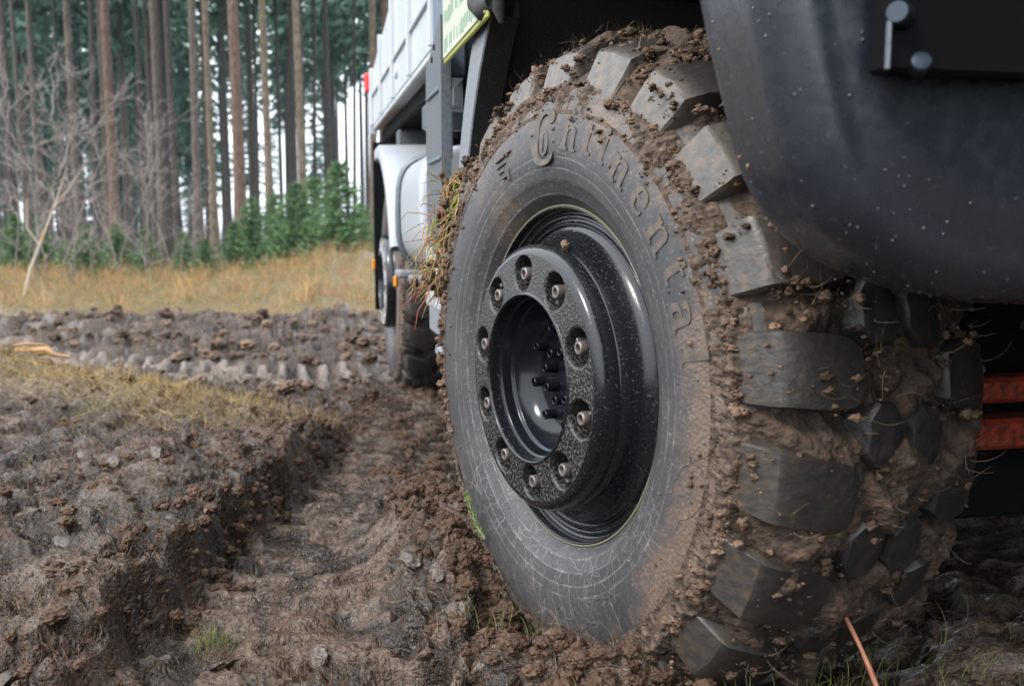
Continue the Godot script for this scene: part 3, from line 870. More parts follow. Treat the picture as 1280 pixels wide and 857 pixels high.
	mat("needles", Color(1, 1, 1), 0.6, {"vertex_color_use_as_albedo": true, "backlight_enabled": true, "backlight": Color(0.35, 0.45, 0.25)})
	mat("twig", Color(0.22, 0.185, 0.165), 0.8, {})
	mat("pale_twig", Color(0.32, 0.26, 0.20), 0.75, {})
	mat("red_twig", Color(1, 1, 1), 0.45, own.merged({"uv1_scale": Vector3(14, 14, 14), "albedo_texture": noise_tex(nz(SX, 0.02, 22, 4), [[0.0, Color(0.13, 0.045, 0.025).linear_to_srgb()], [0.5, Color(0.30, 0.115, 0.06).linear_to_srgb()], [1.0, Color(0.42, 0.22, 0.13).linear_to_srgb()]], 256)}))
	mat("stick_wood", Color(0.13, 0.065, 0.05), 0.6)
	mat("fresh_wood", Color(0.50, 0.27, 0.11), 0.7, own.merged({"albedo_texture": grain}))

# ---------------------------------------------------------------- the truck
func part(truck: Node, called: String, center: Vector3, size: Vector3, m: String, ch := 0.006, rot := Vector3.ZERO) -> MeshInstance3D:
	var b := B.new()
	b.box(Vector3.ZERO, size, ch)
	return inst(called, b.mesh(30.0), M[m], truck, Transform3D(Basis.from_euler(rot), center))

func disc(truck: Node, called: String, at: Vector3, axis: Vector3, r: float, depth: float, m: String) -> MeshInstance3D:
	var b := B.new()
	b.lathe([Vector2(0.0, 0.0), Vector2(0.0, r * 0.8), Vector2(depth * 0.12, r * 0.95), Vector2(depth * 0.3, r), null, Vector2(depth * 0.3, r), Vector2(depth, r)], 24)
	var x := -axis.normalized()
	var y := x.cross(Vector3(0.3, 0.9, 0.2)).normalized()
	return inst(called, b.mesh(50.0), M[m], truck, Transform3D(Basis(x, y, x.cross(y)), at))

func make_fender(truck: Node3D) -> void:
	# moulded corner in front of the wheel: a skin that turns round its outer and lower edge
	var outline := []       # back edge of the skin in the x, y plane, and the outward direction there
	var pts := [Vector2(-0.02, 1.45), Vector2(0.005, 1.18), Vector2(0.020, 1.03), Vector2(0.036, 0.952), Vector2(0.057, 0.875), Vector2(0.081, 0.797), Vector2(0.096, 0.766), Vector2(0.115, 0.739), Vector2(0.141, 0.716), Vector2(0.18, 0.692), Vector2(0.227, 0.674), Vector2(0.275, 0.664), Vector2(0.33, 0.660), Vector2(0.45, 0.659), Vector2(0.65, 0.660), Vector2(1.0, 0.660)]
	var cv := Curve2D.new()
	for i in pts.size():
		var tg: Vector2 = (pts[mini(i + 1, pts.size() - 1)] - pts[maxi(i - 1, 0)]) / 6.0
		cv.add_point(pts[i], -tg, tg)
	var n := 130
	var total := cv.get_baked_length()
	var b := B.new()
	# section: (how far inward of the outline, z)
	var sec := [Vector2(0.014, 0.560), Vector2(0.004, 0.560), Vector2(0.0, 0.564)]
	for k in 7: sec.append(Vector2(-0.002 - 0.004 * k / 6.0, lerpf(0.575, 0.660, k / 6.0)))
	for k in range(1, 13):
		var a := PI / 2.0 * k / 12.0
		sec.append(Vector2(-0.006 + 0.050 * (1.0 - cos(a)), 0.660 + 0.050 * sin(a)))
	for k in range(1, 9): sec.append(Vector2(0.044 + 0.055 * k / 8.0, 0.710 + 0.010 * sin(k / 8.0 * PI / 2.0)))
	for i in n + 1:
		var d := total * i / n
		var q := cv.sample_baked(d, true)
		var tg := (cv.sample_baked(minf(d + 0.02, total), true) - cv.sample_baked(maxf(d - 0.02, 0.0), true)).normalized()
		var inw := Vector2(-tg.y, tg.x)
		for s in sec:
			var e: Vector2 = q + inw * s.x
			b.p(Vector3(e.x, e.y, s.y), Vector2(d, s.x))
	b.grid(0, n + 1, sec.size())
	# the face inside the rim of the skin: rows from the bent edge to the top
	var last := []
	for i in n + 1: last.append(i * sec.size() + sec.size() - 1)
	var goal := Vector3(0.85, 1.45, 0.735)
	var prev := last
	for k in range(1, 7):
		var ring := []
		for i in n + 1:
			var q: Vector3 = b.v[last[i]]
			ring.append(b.p(q.lerp(goal, k / 6.0) + Vector3(0, 0, 0.006 * sin(k / 6.0 * PI))))
		for i in n: b.quad(prev[i], prev[i + 1], ring[i + 1], ring[i])
		prev = ring
	var fe := inst("fender", b.mesh(60.0), M.fender, truck)
	# rain drops on it
	var r := RandomNumberGenerator.new(); r.seed = 21
	var dp := B.new()
	for i in 420:
		var d := r.randf_range(0.05, 0.95) * total * 0.7
		var j := r.randi_range(4, sec.size() - 1)
		var q := cv.sample_baked(d, true)
		var tg := (cv.sample_baked(minf(d + 0.02, total), true) - cv.sample_baked(maxf(d - 0.02, 0.0), true)).normalized()
		var inw := Vector2(-tg.y, tg.x)
		var s: Vector2 = sec[j].lerp(sec[j - 1], r.randf())
		var e := q + inw * s.x
		var ra := 0.0005 + 0.0010 * pow(r.randf(), 3.0)
		var first := dp.v.size()
		for la in 5:
			for lo in 8:
				var th := PI * la / 4.0
				dp.p(Vector3(e.x, e.y, s.y) + Vector3(sin(th) * cos(TAU * lo / 8.0), cos(th) * 1.2, sin(th) * sin(TAU * lo / 8.0)) * ra)
		dp.grid(first, 5, 8, true)
	tag(inst("rain_drops", dp.mesh(), M.drop, fe), "", "", "", "stuff")
	var sp := B.new()
	for i in 130:
		var d := r.randf_range(0.08, 0.60) * total
		var s: Vector2 = sec[r.randi_range(1, 5)] if i % 3 else sec[r.randi_range(5, 18)]
		var q := cv.sample_baked(d, true)
		var tg := (cv.sample_baked(minf(d + 0.02, total), true) - cv.sample_baked(maxf(d - 0.02, 0.0), true)).normalized()
		var e := q + Vector2(-tg.y, tg.x) * s.x
		var ra := (0.0006 + 0.0022 * pow(r.randf(), 4.0)) * (1.0 if i % 3 else 0.5)
		var first := sp.v.size()
		for la in 4:
			for lo in 6:
				var th := PI * la / 3.0
				sp.p(Vector3(e.x, e.y, s.y) + Vector3(sin(th) * cos(TAU * lo / 6.0), cos(th) * r.randf_range(0.7, 1.4), sin(th) * sin(TAU * lo / 6.0)) * ra * r.randf_range(0.7, 1.2))
		sp.grid(first, 4, 6, true)
	tag(inst("mud_specks", sp.mesh(), M.speck_mud, fe), "", "", "", "stuff")
	# bracket bolted to the face
	part(truck, "bracket", Vector3(0.36, 0.963, 0.742), Vector3(0.482, 0.212, 0.028), "black", 0.004)
	part(truck, "bracket_rib", Vector3(0.1185, 0.878, 0.759), Vector3(0.003, 0.04, 0.006), "gunmetal", 0.001)
	disc(truck, "bolt", Vector3(0.1485, 0.8665, 0.762), Vector3(-0.3, 0.35, 1), 0.0092, 0.012, "bolt")
	disc(truck, "bolt", Vector3(0.121, 0.9035, 0.765), Vector3(-0.75, 0.1, 0.7), 0.0105, 0.02, "bolt")

func make_truck() -> Node3D:
	var t := thing("truck", "big off road truck with black wheels, white side boards and muddy tyres", "truck")
	make_wheel(t, Vector3(0, HUB, 0), 14.5, -65.0, 175.0, true)
	make_wheel(t, Vector3(0.03, HUB, -2.97), 0.0, 30.0, 170.0, false)
	make_fender(t)
	# curved guard behind the front wheel
	var g := B.new()
	var ring := [Vector2(0.0, 0.760), Vector2(0.0, 0.782), Vector2(0.006, 0.788), Vector2(0.55, 0.788), Vector2(0.55, 0.764), Vector2(0.012, 0.764), Vector2(0.004, 0.758), Vector2(0.0, 0.760)]
	ring = [Vector2(0.055, 0.752), Vector2(0.0, 0.752), null, Vector2(0.055, 0.752), Vector2(0.055, 0.80), Vector2(0.55, 0.80), Vector2(0.55, 0.815), Vector2(0.022, 0.815), Vector2(0.022, 0.86)]
	g.lathe(ring, 40, false, deg_to_rad(-78.0), deg_to_rad(-31.0))
	var go := inst("mudguard", g.mesh(40.0), M.black_dusty, t, Transform3D(Basis(), Vector3(0.02, HUB, 0)))
	var ge := B.new()
	ge.lathe([Vector2(0.001, 0.7525), Vector2(-0.003, 0.756), Vector2(-0.003, 0.856), Vector2(0.0, 0.86), Vector2(0.022, 0.86)], 40, false, deg_to_rad(-78.0), deg_to_rad(-31.0))
	inst("guard_edge", ge.mesh(40.0), M.guard_edge, go)
	# wheel housing, frame and underside
	part(t, "wheel_housing", Vector3(0.64, 1.02, -0.1), Vector3(0.04, 0.80, 1.55), "black")
	part(t, "housing_roof", Vector3(0.95, 1.42, -0.05), Vector3(1.86, 0.05, 1.5), "black")
	part(t, "bulkhead", Vector3(1.05, 1.0, -0.84), Vector3(1.8, 0.9, 0.05), "black")
	part(t, "frame_rail", Vector3(0.85, 0.92, -1.6), Vector3(0.09, 0.26, 5.0), "black")
	part(t, "frame_rail", Vector3(1.75, 0.92, -1.6), Vector3(0.09, 0.26, 5.0), "black")
	part(t, "engine_sump", Vector3(1.35, 0.83, -0.1), Vector3(1.2, 0.50, 0.7), "black", 0.05)
	part(t, "front_crossmember", Vector3(1.35, 0.80, 0.62), Vector3(1.6, 0.16, 0.08), "black", 0.01)
	part(t, "added_far_panel", Vector3(2.55, 0.74, -1.4), Vector3(0.05, 1.30, 5.4), "black")  # unseen panel added to keep light out from under the truck
	part(t, "cab_floor", Vector3(1.3, 1.50, 0.1), Vector3(2.5, 0.1, 2.2), "black")
	part(t, "axle_beam", Vector3(1.25, HUB, 0.0), Vector3(1.5, 0.14, 0.16), "black", 0.03)
	part(t, "red_tie_bar", Vector3(1.31, 0.500, 0.30), Vector3(1.5, 0.036, 0.05), "red_paint", 0.006)
	part(t, "red_tie_bar", Vector3(1.31, 0.436, 0.30), Vector3(1.5, 0.044, 0.05), "red_paint", 0.006)
	part(t, "added_black_plate", Vector3(1.32, 0.45, 0.20), Vector3(1.4, 0.34, 0.05), "black")  # black plate added behind the bars to keep the gap dark
	part(t, "steel_strip", Vector3(1.3, 0.592, 0.32), Vector3(1.3, 0.012, 0.03), "black_dusty", 0.002)
	# rubber grip and bolt above the guard
	var gr := B.new()
	gr.tube([Vector3(0.0, 1.20, -0.44), Vector3(0.0, 1.165, -0.425), Vector3(0.004, 1.145, -0.385), Vector3(0.012, 1.15, -0.33)], [0.018, 0.022, 0.022, 0.018], 14)
	inst("rubber_grip", gr.mesh(), M.black_dusty, t)
	var hk := B.new()
	hk.tube([Vector3(0.014, 1.22, -0.285), Vector3(0.012, 1.17, -0.29), Vector3(0.014, 1.125, -0.295), Vector3(0.02, 1.105, -0.298)], [0.010, 0.012, 0.011, 0.005], 12)
	inst("guard_hook", hk.mesh(), M.black_dusty, t)
	# yellow board with lines of small print
	var yb := part(t, "side_sign", Vector3(0.003, 1.42, -0.60), Vector3(0.008, 0.60, 0.53), "yellow", 0.003)
	part(yb, "sign_face", Vector3(-0.0053, 0.004, 0.0), Vector3(0.003, 0.585, 0.515), "pale_yellow", 0.001)
	for k in 5:
		var rr := RandomNumberGenerator.new(); rr.seed = 60 + k
		var tx := B.new()
		var z := -0.235
		while z < 0.2:
			var w := rr.randf_range(0.008, 0.018)
			tx.box(Vector3(-0.0070, -0.262 + k * 0.062 + rr.randf_range(-0.004, 0.004), z + w / 2.0), Vector3(0.001, rr.randf_range(0.022, 0.036), w * 0.55), 0.0)
			z += w + 0.006 + (0.02 if rr.randf() < 0.15 else 0.0)
		inst("sign_print", tx.mesh(20.0), M.sign_ink, yb)
	# dark upright plate behind it
	var pl := B.new()
	for q in [[0.0, 1.245, -0.945], [0.0, 1.155, -1.20], [0.0, 0.60, -1.20], [0.0, 0.60, -0.92], [0.0, 1.25, -0.92]]:
		pl.p(Vector3(q[0], q[1], q[2]))
	for q in [[0.025, 1.245, -0.945], [0.025, 1.155, -1.20], [0.025, 0.60, -1.20], [0.025, 0.60, -0.92], [0.025, 1.25, -0.92]]:
		pl.p(Vector3(q[0], q[1], q[2]))
	for k in 5: pl.quad(k, (k + 1) % 5, 5 + (k + 1) % 5, 5 + k)
	for o in [0, 5]:
		pl.tri(o, o + 1, o + 4); pl.tri(o + 1, o + 2, o + 4); pl.tri(o + 2, o + 3, o + 4)
	var plate := inst("upright_plate", pl.mesh(20.0), M.gunmetal, t)
	for q in [[1.075, -1.06], [0.905, -1.03], [0.69, -1.02]]:
		part(plate, "ledge", Vector3(-0.003, q[0], q[1]), Vector3(0.008, 0.010, 0.20), "steel_blue", 0.002)
	for q in [[1.19, -1.03], [1.165, -1.07]]:
		disc(plate, "hole", Vector3(-0.003, q[0], q[1]), Vector3(-1, 0, 0), 0.008, 0.005, "black")
	part(t, "lower_plate", Vector3(-0.004, 0.60, -1.03), Vector3(0.012, 0.16, 0.26), "aluminium", 0.003)
	part(t, "step_block", Vector3(0.03, 0.50, -0.95), Vector3(0.10, 0.075, 0.16), "guard_edge", 0.006)
	part(t, "step_bracket", Vector3(0.05, 0.40, -0.80), Vector3(0.12, 0.028, 0.20), "guard_edge", 0.005, Vector3(0.35, 0.2, 0))
	part(t, "step_bracket", Vector3(0.05, 0.475, -0.78), Vector3(0.10, 0.05, 0.12), "guard_edge", 0.005)
	# riveted post
	var post := part(t, "post", Vector3(0.06, 1.55, -1.16), Vector3(0.06, 0.86, 0.22), "steel_blue", 0.008)
	for k in 5: disc(post, "rivet", Vector3(-0.033, -0.31 + k * 0.10, 0.02), Vector3(-1, 0, 0), 0.009, 0.006, "aluminium")
	part(t, "post_foot", Vector3(0.055, 1.02, -1.20), Vector3(0.03, 0.20, 0.05), "white_board", 0.003)
	part(t, "gap_panel", Vector3(0.10, 1.25, -0.98), Vector3(0.02, 1.4, 0.30), "black")
	# air filter canister and hoses behind the sign
	var cn := B.new()
	cn.lathe([Vector2(0, 0), Vector2(0, 0.06), Vector2(0.012, 0.085), Vector2(0.03, 0.092), Vector2(0.34, 0.092), Vector2(0.36, 0.08), Vector2(0.36, 0.0)], 40)
	inst("air_canister", cn.mesh(50.0), M.steel_blue, t, Transform3D(Basis(Vector3(0, -1, 0), Vector3(1, 0, 0), Vector3(0, 0, 1)), Vector3(0.16, 1.10, -0.78)))
	for k in 3:
		var hs := B.new()
		var o := 0.028 * k
		hs.tube([Vector3(0.09 + o, 1.03 - o, -0.66), Vector3(0.065 + o, 0.98, -0.72 + o), Vector3(0.05 + o, 0.90, -0.79), Vector3(0.05 + o, 0.78, -0.82), Vector3(0.06 + o, 0.70, -0.78), Vector3(0.09 + o, 0.66, -0.70)], [0.012, 0.012, 0.012, 0.012, 0.012, 0.012], 10)
		inst("hose", hs.mesh(), M.black, t)
	part(t, "canister_strap", Vector3(0.09, 0.93, -0.70), Vector3(0.02, 0.018, 0.12), "aluminium", 0.002, Vector3(0.5, 0, 0))
	# tank with straps
	for q in [[-1.62, 0.60, 0.0], [-2.02, 0.16, 0.015]]:
		var tk := B.new()
		var first := 0
		var zs := [[-q[1] / 2.0, 0.86], [-q[1] / 2.0 + 0.008, 0.95], [-q[1] / 2.0 + 0.03, 1.0], [q[1] / 2.0 - 0.03, 1.0], [q[1] / 2.0 - 0.008, 0.95], [q[1] / 2.0, 0.86]]
		for zz in zs:
			for k in 48:
				var an := TAU * k / 48.0
				var cx := signf(cos(an)) * pow(absf(cos(an)), 0.55); var cy := signf(sin(an)) * pow(absf(sin(an)), 0.55)
				tk.p(Vector3(0.21 * cx * zz[1], 0.19 * cy * zz[1], zz[0]))
		tk.grid(0, 6, 48, true)
		for o in [0, 5]:
			var c0 := tk.p(Vector3(0, 0, zs[o][0]))
			for k in 48: tk.tri(o * 48 + k, o * 48 + (k + 1) % 48, c0)
		inst("fuel_tank", tk.mesh(40.0), M.silver, t, Transform3D(Basis(), Vector3(0.205 + q[2], 0.785, q[0])))
	for z in [-1.44, -1.86]:
		var sp := B.new()
		var pth := []; var rd := []
		for k in 33:
			var an := TAU * k / 32.0
			pth.append(Vector3(0.216 * signf(cos(an)) * pow(absf(cos(an)), 0.55), 0.196 * signf(sin(an)) * pow(absf(sin(an)), 0.55), 0)); rd.append(0.011)
		sp.tube(pth, rd, 6, false)
		if z < -1.5: inst("tank_strap", sp.mesh(), M.gunmetal, t, Transform3D(Basis.from_scale(Vector3(1, 1, 2.2)), Vector3(0.205, 0.785, z)))
		part(t, "tank_bracket", Vector3(0.10, 0.575, z), Vector3(0.24, 0.025, 0.14), "guard_edge", 0.006)
	var cap := B.new()
	cap.lathe([Vector2(-0.05, 0.0), Vector2(-0.05, 0.045), Vector2(-0.043, 0.052), Vector2(0.0, 0.052)], 24)
	inst("tank_cap", cap.mesh(50.0), M.black, t, Transform3D(Basis(Vector3(0, -1, 0), Vector3(1, 0, 0), Vector3(0, 0, 1)), Vector3(0.13, 0.985, -1.78)))
	part(t, "underbody", Vector3(0.5, 0.62, -1.9), Vector3(0.5, 0.30, 1.1), "black", 0.02)
	# rear arch
	var ar := B.new()
	ar.lathe([Vector2(0.42, 0.61), Vector2(0.004, 0.61), Vector2(-0.012, 0.618), Vector2(-0.012, 0.66), Vector2(0.0, 0.675), Vector2(0.42, 0.685)], 48, false, deg_to_rad(-8.0), deg_to_rad(70.0))
	inst("rear_wheel_arch", ar.mesh(40.0), M.silver, t, Transform3D(Basis(), Vector3(0.02, HUB - 0.06, -2.97)))
	part(t, "rear_arch_lining", Vector3(0.46, 0.85, -2.97), Vector3(0.03, 0.75, 1.4), "black")
	part(t, "rear_mudflap", Vector3(0.25, 0.74, -3.55), Vector3(0.42, 0.86, 0.02), "black", 0.004)
	part(t, "side_marker", Vector3(0.036, 0.545, -3.545), Vector3(0.02, 0.06, 0.035), "amber_lens", 0.008)
	part(t, "side_marker", Vector3(0.03, 0.52, -2.38), Vector3(0.02, 0.05, 0.03), "amber_lens", 0.008)
	# load bed with its boards
	var zz := [-4.2, -3.62, -3.0, -2.35, -1.72, -1.28]
	for k in 5:
		var z0: float = zz[k] + 0.012; var z1: float = zz[k + 1] - 0.012
		var pb := B.new()
		var y0 := 1.33
		var ya := table([[-4.2, 1.63], [-2.9, 1.80], [-1.2, 2.05]], z0); var yb2 := table([[-4.2, 1.63], [-2.9, 1.80], [-1.2, 2.05]], z1)
		for x in [0.10, 0.14]:
			for q in [[y0, z0], [y0, z1], [yb2, z1], [ya, z0]]: pb.p(Vector3(x, q[0], q[1]))
		pb.quad(0, 1, 2, 3); pb.quad(4, 7, 6, 5)
		for i in 4: pb.quad(i, 4 + i, 4 + (i + 1) % 4, (i + 1) % 4)
		var bd := inst("side_board", pb.mesh(20.0), M.white_board, t)
		part(bd, "board_rib", Vector3(0.094, (y0 + ya) / 2.0, z0 - 0.012), Vector3(0.03, ya - y0 + 0.02, 0.022), "board_grey", 0.004)
		part(bd, "board_rib", Vector3(0.094, y0 + 0.16, (z0 + z1) / 2.0), Vector3(0.012, 0.014, z1 - z0), "board_grey", 0.003)
		if k == 2: disc(bd, "board_latch", Vector3(0.088, y0 + 0.09, z0 + 0.1), Vector3(-1, 0, 0), 0.03, 0.012, "board_grey")
	part(t, "bed_rail", Vector3(0.13, 1.312, -2.75), Vector3(0.06, 0.030, 2.95), "board_grey", 0.006)
	part(t, "bed_floor", Vector3(1.3, 1.26, -2.75), Vector3(2.3, 0.08, 2.95), "black", 0.01)
	part(t, "bed_body", Vector3(1.3, 1.46, -2.75), Vector3(2.28, 0.3, 2.9), "black_dusty", 0.01)
	for z in [-1.75, -2.4, -3.4]:
		part(t, "bed_crossbeam", Vector3(0.6, 1.17, z), Vector3(0.9, 0.10, 0.08), "gunmetal", 0.01)
	part(t, "hanging_tool_box", Vector3(0.42, 1.12, -1.45), Vector3(0.3, 0.2, 0.3), "black", 0.02)
	part(t, "tail_lamp", Vector3(0.075, 1.565, -4.24), Vector3(0.045, 0.11, 0.05), "red_lens", 0.012)
	part(t, "tail_frame", Vector3(0.10, 1.44, -4.235), Vector3(0.05, 0.34, 0.03), "board_grey", 0.006)
	return t

# mud, crumbs and roots stuck to the tyres
func dirty_tyres() -> void:
	var fill := func(an: float, x: float) -> float:
		var deg := rad_to_deg(an)
		if deg > 250.0: deg -= 360.0
		var d := table([[-110, 0.3], [-40, 0.5], [0, 0.62], [30, 0.5], [45, 0.3], [80, 0.35], [95, 0.72], [125, 0.70], [180, 0.75], [250, 0.4]], deg)
		return d + 0.12 * sm(0.12, 0.3, x) - 0.50 * sm(0.10, 0.06, x)
	var xf := Transform3D(Basis(Vector3.UP, deg_to_rad(14.5)), Vector3(0, HUB, 0))
	var a := inst("caked_mud", tyre_mud(Vector3.ZERO, 0, 41, fill).mesh(), M.tyre_mud, self, xf)
	tag(a, "brown mud caked between the tread blocks of the near tyre", "mud", "", "stuff")
	var fill2 := func(_an: float, x: float) -> float: return 0.6 + 0.2 * sm(0.1, 0.25, x)
	var a2 := inst("caked_mud", tyre_mud(Vector3.ZERO, 0, 43, fill2).mesh(), M.tyre_mud, self, Transform3D(Basis(), Vector3(0.03, HUB, -2.97)))
	tag(a2, "brown mud caked between the tread blocks of the far tyre", "mud", "", "stuff")
	# crumbs: a broken line along the shoulder, more on the blocks and in the gaps
	var r := rng
	r.seed = 99
	var no := nz(FastNoiseLite.TYPE_SIMPLEX_SMOOTH, 7.0, 51, 3)
	for k in 3:
		var xs := []; var cs := []
		for i in 5000:
			var deg := r.randf_range(-120.0, 170.0)
			var an := deg_to_rad(deg)
			var x: float; var rad: float; var s := 0.0010 + 0.0058 * pow(r.randf(), 4.5)
			var pick := r.randf()
			if pick < 0.17:     # shoulder line
				rad = 0.4485 + r.randfn(0.0, 0.0045); x = 0.0445 + r.randfn(0.0, 0.002) + (rad - 0.4485) * 0.3
				if no.get_noise_2d(deg * 0.012, 0.3) < -0.22: continue
				if deg < -20.0: s *= 1.5
			elif pick < 0.27:     # thrown on the outer sidewall
				rad = 0.448 - absf(r.randfn(0.0, 0.03)); x = table([[0.36, 0.0255], [0.385, 0.0265], [0.41, 0.0305], [0.43, 0.0365], [0.45, 0.044]], rad)
				s *= 0.6
				if deg > 140.0 or no.get_noise_3d(cos(an), sin(an), rad * 4.0) < 0.05: continue
			else:
				x = 0.05 + 0.36 * pow(r.randf(), 1.3)
				if no.get_noise_3d(x * 2.2, cos(an) * 1.2, sin(an) * 1.2) < (0.10 if deg > 62.0 else 0.0): continue
				rad = lug_top(x) + 0.001 - 0.02 * r.randf() * (1.0 if x > 0.09 else 1.6)
				if deg < 62.0 and x > 0.1:
					s *= 1.25
					rad += 0.012 * r.randf()
			var bs := Basis.from_euler(Vector3(r.randf() * TAU, r.randf() * TAU, 0)).scaled(Vector3(s * r.randf_range(0.8, 1.6), s * r.randf_range(0.6, 1.0), s))
			xs.append(xf * Transform3D(bs, wp(x, rad, an)))
			cs.append(Color(0.050, 0.030, 0.019).lerp(Color(0.17, 0.108, 0.070), pow(r.randf(), 1.5)))
		scatter("mud_crumbs", lump(60 + k * 3, 2, 0.7, 0.3), M.clod, xs, cs, "brown mud crumbs stuck to the shoulder and tread of the near tyre")
	# roots and grass fibres
	for k in 2:
		var xs := []; var cs := []
		for i in 3600:
			var deg := r.randf_range(-100.0, 150.0)
			var an := deg_to_rad(deg)
			var x := 0.06 + 0.36 * r.randf(); var rad := lug_top(x) - 0.004
			var s := r.randf_range(0.012, 0.05)
			if i < 2600:      # the bushy edge along the top
				deg = r.randf_range(-40.0, 50.0); an = deg_to_rad(deg); x = r.randf_range(0.09, 0.4); s = r.randf_range(0.004, 0.017); rad += 0.006
			if no.get_noise_3d(x * 2.2, cos(an) * 1.2, sin(an) * 1.2) < (-0.05 if i < 2600 else 0.14): continue
			var out := wp(0.0, 1.0, an)
			var up := (out * r.randf_range(0.05, 0.8 if i < 2600 else 0.35) + Vector3(r.randfn(0.0, 0.6), r.randfn(0.0, 0.6), r.randfn(0.0, 0.6))).normalized()
			var sd := up.cross(Vector3(0.3, 0.5, 0.8)).normalized()
			xs.append(xf * Transform3D(Basis(sd * s, up * s, sd.cross(up) * s), wp(x, rad, an)))
			cs.append(Color(0.10, 0.065, 0.04).lerp(Color(0.25, 0.18, 0.11), r.randf()))
		scatter("root_fibres", straw_mesh(5, 0.5 + k * 0.8), M.straw, xs, cs, "fine roots and grass fibres caught in the mud on the near tyre")
	# sod hanging from the step beside the tyre
	var sod := thing("sod", "clump of muddy turf with yellow and red roots hanging beside the near tyre", "turf", Vector3(-0.034, 0.725, -0.50))
	sod.scale = Vector3(1.5, 1.6, 1.5)
	var b := B.new()
	for i in 190:
		var c := Vector3(r.randfn(0.0, 0.016), r.randf_range(-0.085, 0.09), r.randfn(0.0, 0.03))
		c.x += c.y * 0.28; 
		var s := 0.0025 + 0.006 * pow(r.randf(), 2.0)
		var src := lump(200 + i % 6, 2, 0.7, 0.15)
		var ar := src.surface_get_arrays(0)
		var o := b.v.size()
		b.col = Color(0.035, 0.021, 0.012).lerp(Color(0.12, 0.07, 0.036), r.randf())
		var bas := Basis.from_euler(Vector3(r.randf() * 6.0, r.randf() * 6.0, 0))
		for q in ar[Mesh.ARRAY_VERTEX]: b.p(c + bas * (q * s))
		for q in ar[Mesh.ARRAY_INDEX]: b.t.append(q + o)
	tag(inst("soil", b.mesh(), M.clod, sod), "", "", "", "stuff")
	var kinds := [[Color(0.30, 0.20, 0.07), 190, "roots"], [Color(0.34, 0.06, 0.045), 22, "red_roots"], [Color(0.25, 0.33, 0.05), 24, "grass_blades"]]
	for q in kinds:
		var f := B.new()
		for i in q[1]:
			var at := Vector3(r.randfn(0.0, 0.018), r.randf_range(-0.07, 0.07), r.randfn(0.0, 0.03))
			at.x += at.y * 0.28 - 0.006
			var d := Vector3(r.randfn(-0.6, 0.6), r.randfn(-0.5, 0.6), r.randfn(0.3, 0.7)).normalized()
			var pts := []; var rd := []
			var L := r.randf_range(0.02, 0.07)
			f.col = (q[0] as Color).lerp(Color(0.15, 0.10, 0.05), r.randf() * 0.6)
			for s in 6:
				pts.append(at); rd.append(0.0010 * (1.0 - 0.12 * s))
				at += d * L / 5.0
				d = (d + Vector3(r.randfn(0, 0.3), r.randfn(-0.22, 0.25), r.randfn(0, 0.3))).normalized()
			f.tube(pts, rd, 4, false)
		tag(inst(q[2], f.mesh(), M.straw, sod), "", "", "", "stuff")

# ---------------------------------------------------------------- the wood
func trunk_mesh(h: float, sides: int, sd: int, stubs: int) -> ArrayMesh:
	var r := RandomNumberGenerator.new(); r.seed = sd
	var b := B.new()
	var pts := []; var rad := []
	var n := 14
	for i in n + 1:
		var y := h * i / n
		pts.append(Vector3(0.012 * sin(y * 0.7 + sd) * sqrt(y), y, 0.012 * cos(y * 0.55 + sd * 2) * sqrt(y)))
		rad.append((1.0 - 0.85 * y / h) * (1.0 + 0.45 * exp(-y / 0.35)) * 0.5)
	rad[0] *= 1.15
	b.tube(pts, rad, sides, false)
	return b.mesh()

func crown_mesh(y0: float, y1: float, reach: float, sd: int, dense: float) -> ArrayMesh:
	var r := RandomNumberGenerator.new(); r.seed = sd
	var b := B.new()
	var y := y0
	while y < y1:
		var f := (y - y0) / (y1 - y0)
		var L := reach * (1.0 - f * 0.92) * (0.55 + 0.45 * sm(0.0, 0.2, f))
		for k in r.randi_range(3, 5):
			if r.randf() > dense: continue
			var an := r.randf() * TAU
			var d := Vector3(cos(an), -0.12, sin(an))
			var sd2 := Vector3(-sin(an), 0, cos(an))
			var len := L * r.randf_range(0.6, 1.15)
			var steps := int(clampf(len * 4.5, 4, 13))
			for s in steps:
				var t := (s + 0.6) / steps
				var at := Vector3(0, y, 0) + d * len * t + Vector3(0, -0.28 * len * t * t, 0)
				for e in 3:
					var w := (0.16 + 0.30 * (1.0 - t)) * r.randf_range(0.7, 1.4)
					var dir := (sd2 * (1 if e % 2 else -1) * r.randf_range(0.4, 1.0) + d * 0.6 + Vector3(0, r.randf_range(-0.9, 0.1), 0)).normalized()
					var sh := r.randf_range(0.0, 1.0)
					b.col = Color(0.020, 0.070, 0.048).lerp(Color(0.072, 0.155, 0.092), sh)
					var wd := dir.cross(Vector3(r.randfn(), 1.0, r.randfn())).normalized() * w * 0.16
					var i := b.p(at - wd); b.p(at + wd); b.p(at + dir * w * 0.6 + wd * 0.9 + Vector3(0, -0.05, 0) * w); b.p(at + dir * w * 1.1 + Vector3(0, -0.25, 0) * w); b.p(at + dir * w * 0.6 - wd * 0.9)
					b.quad(i, i + 1, i + 2, i + 4); b.tri(i + 4, i + 2, i + 3)
		y += r.randf_range(0.28, 0.5)
	return b.mesh()

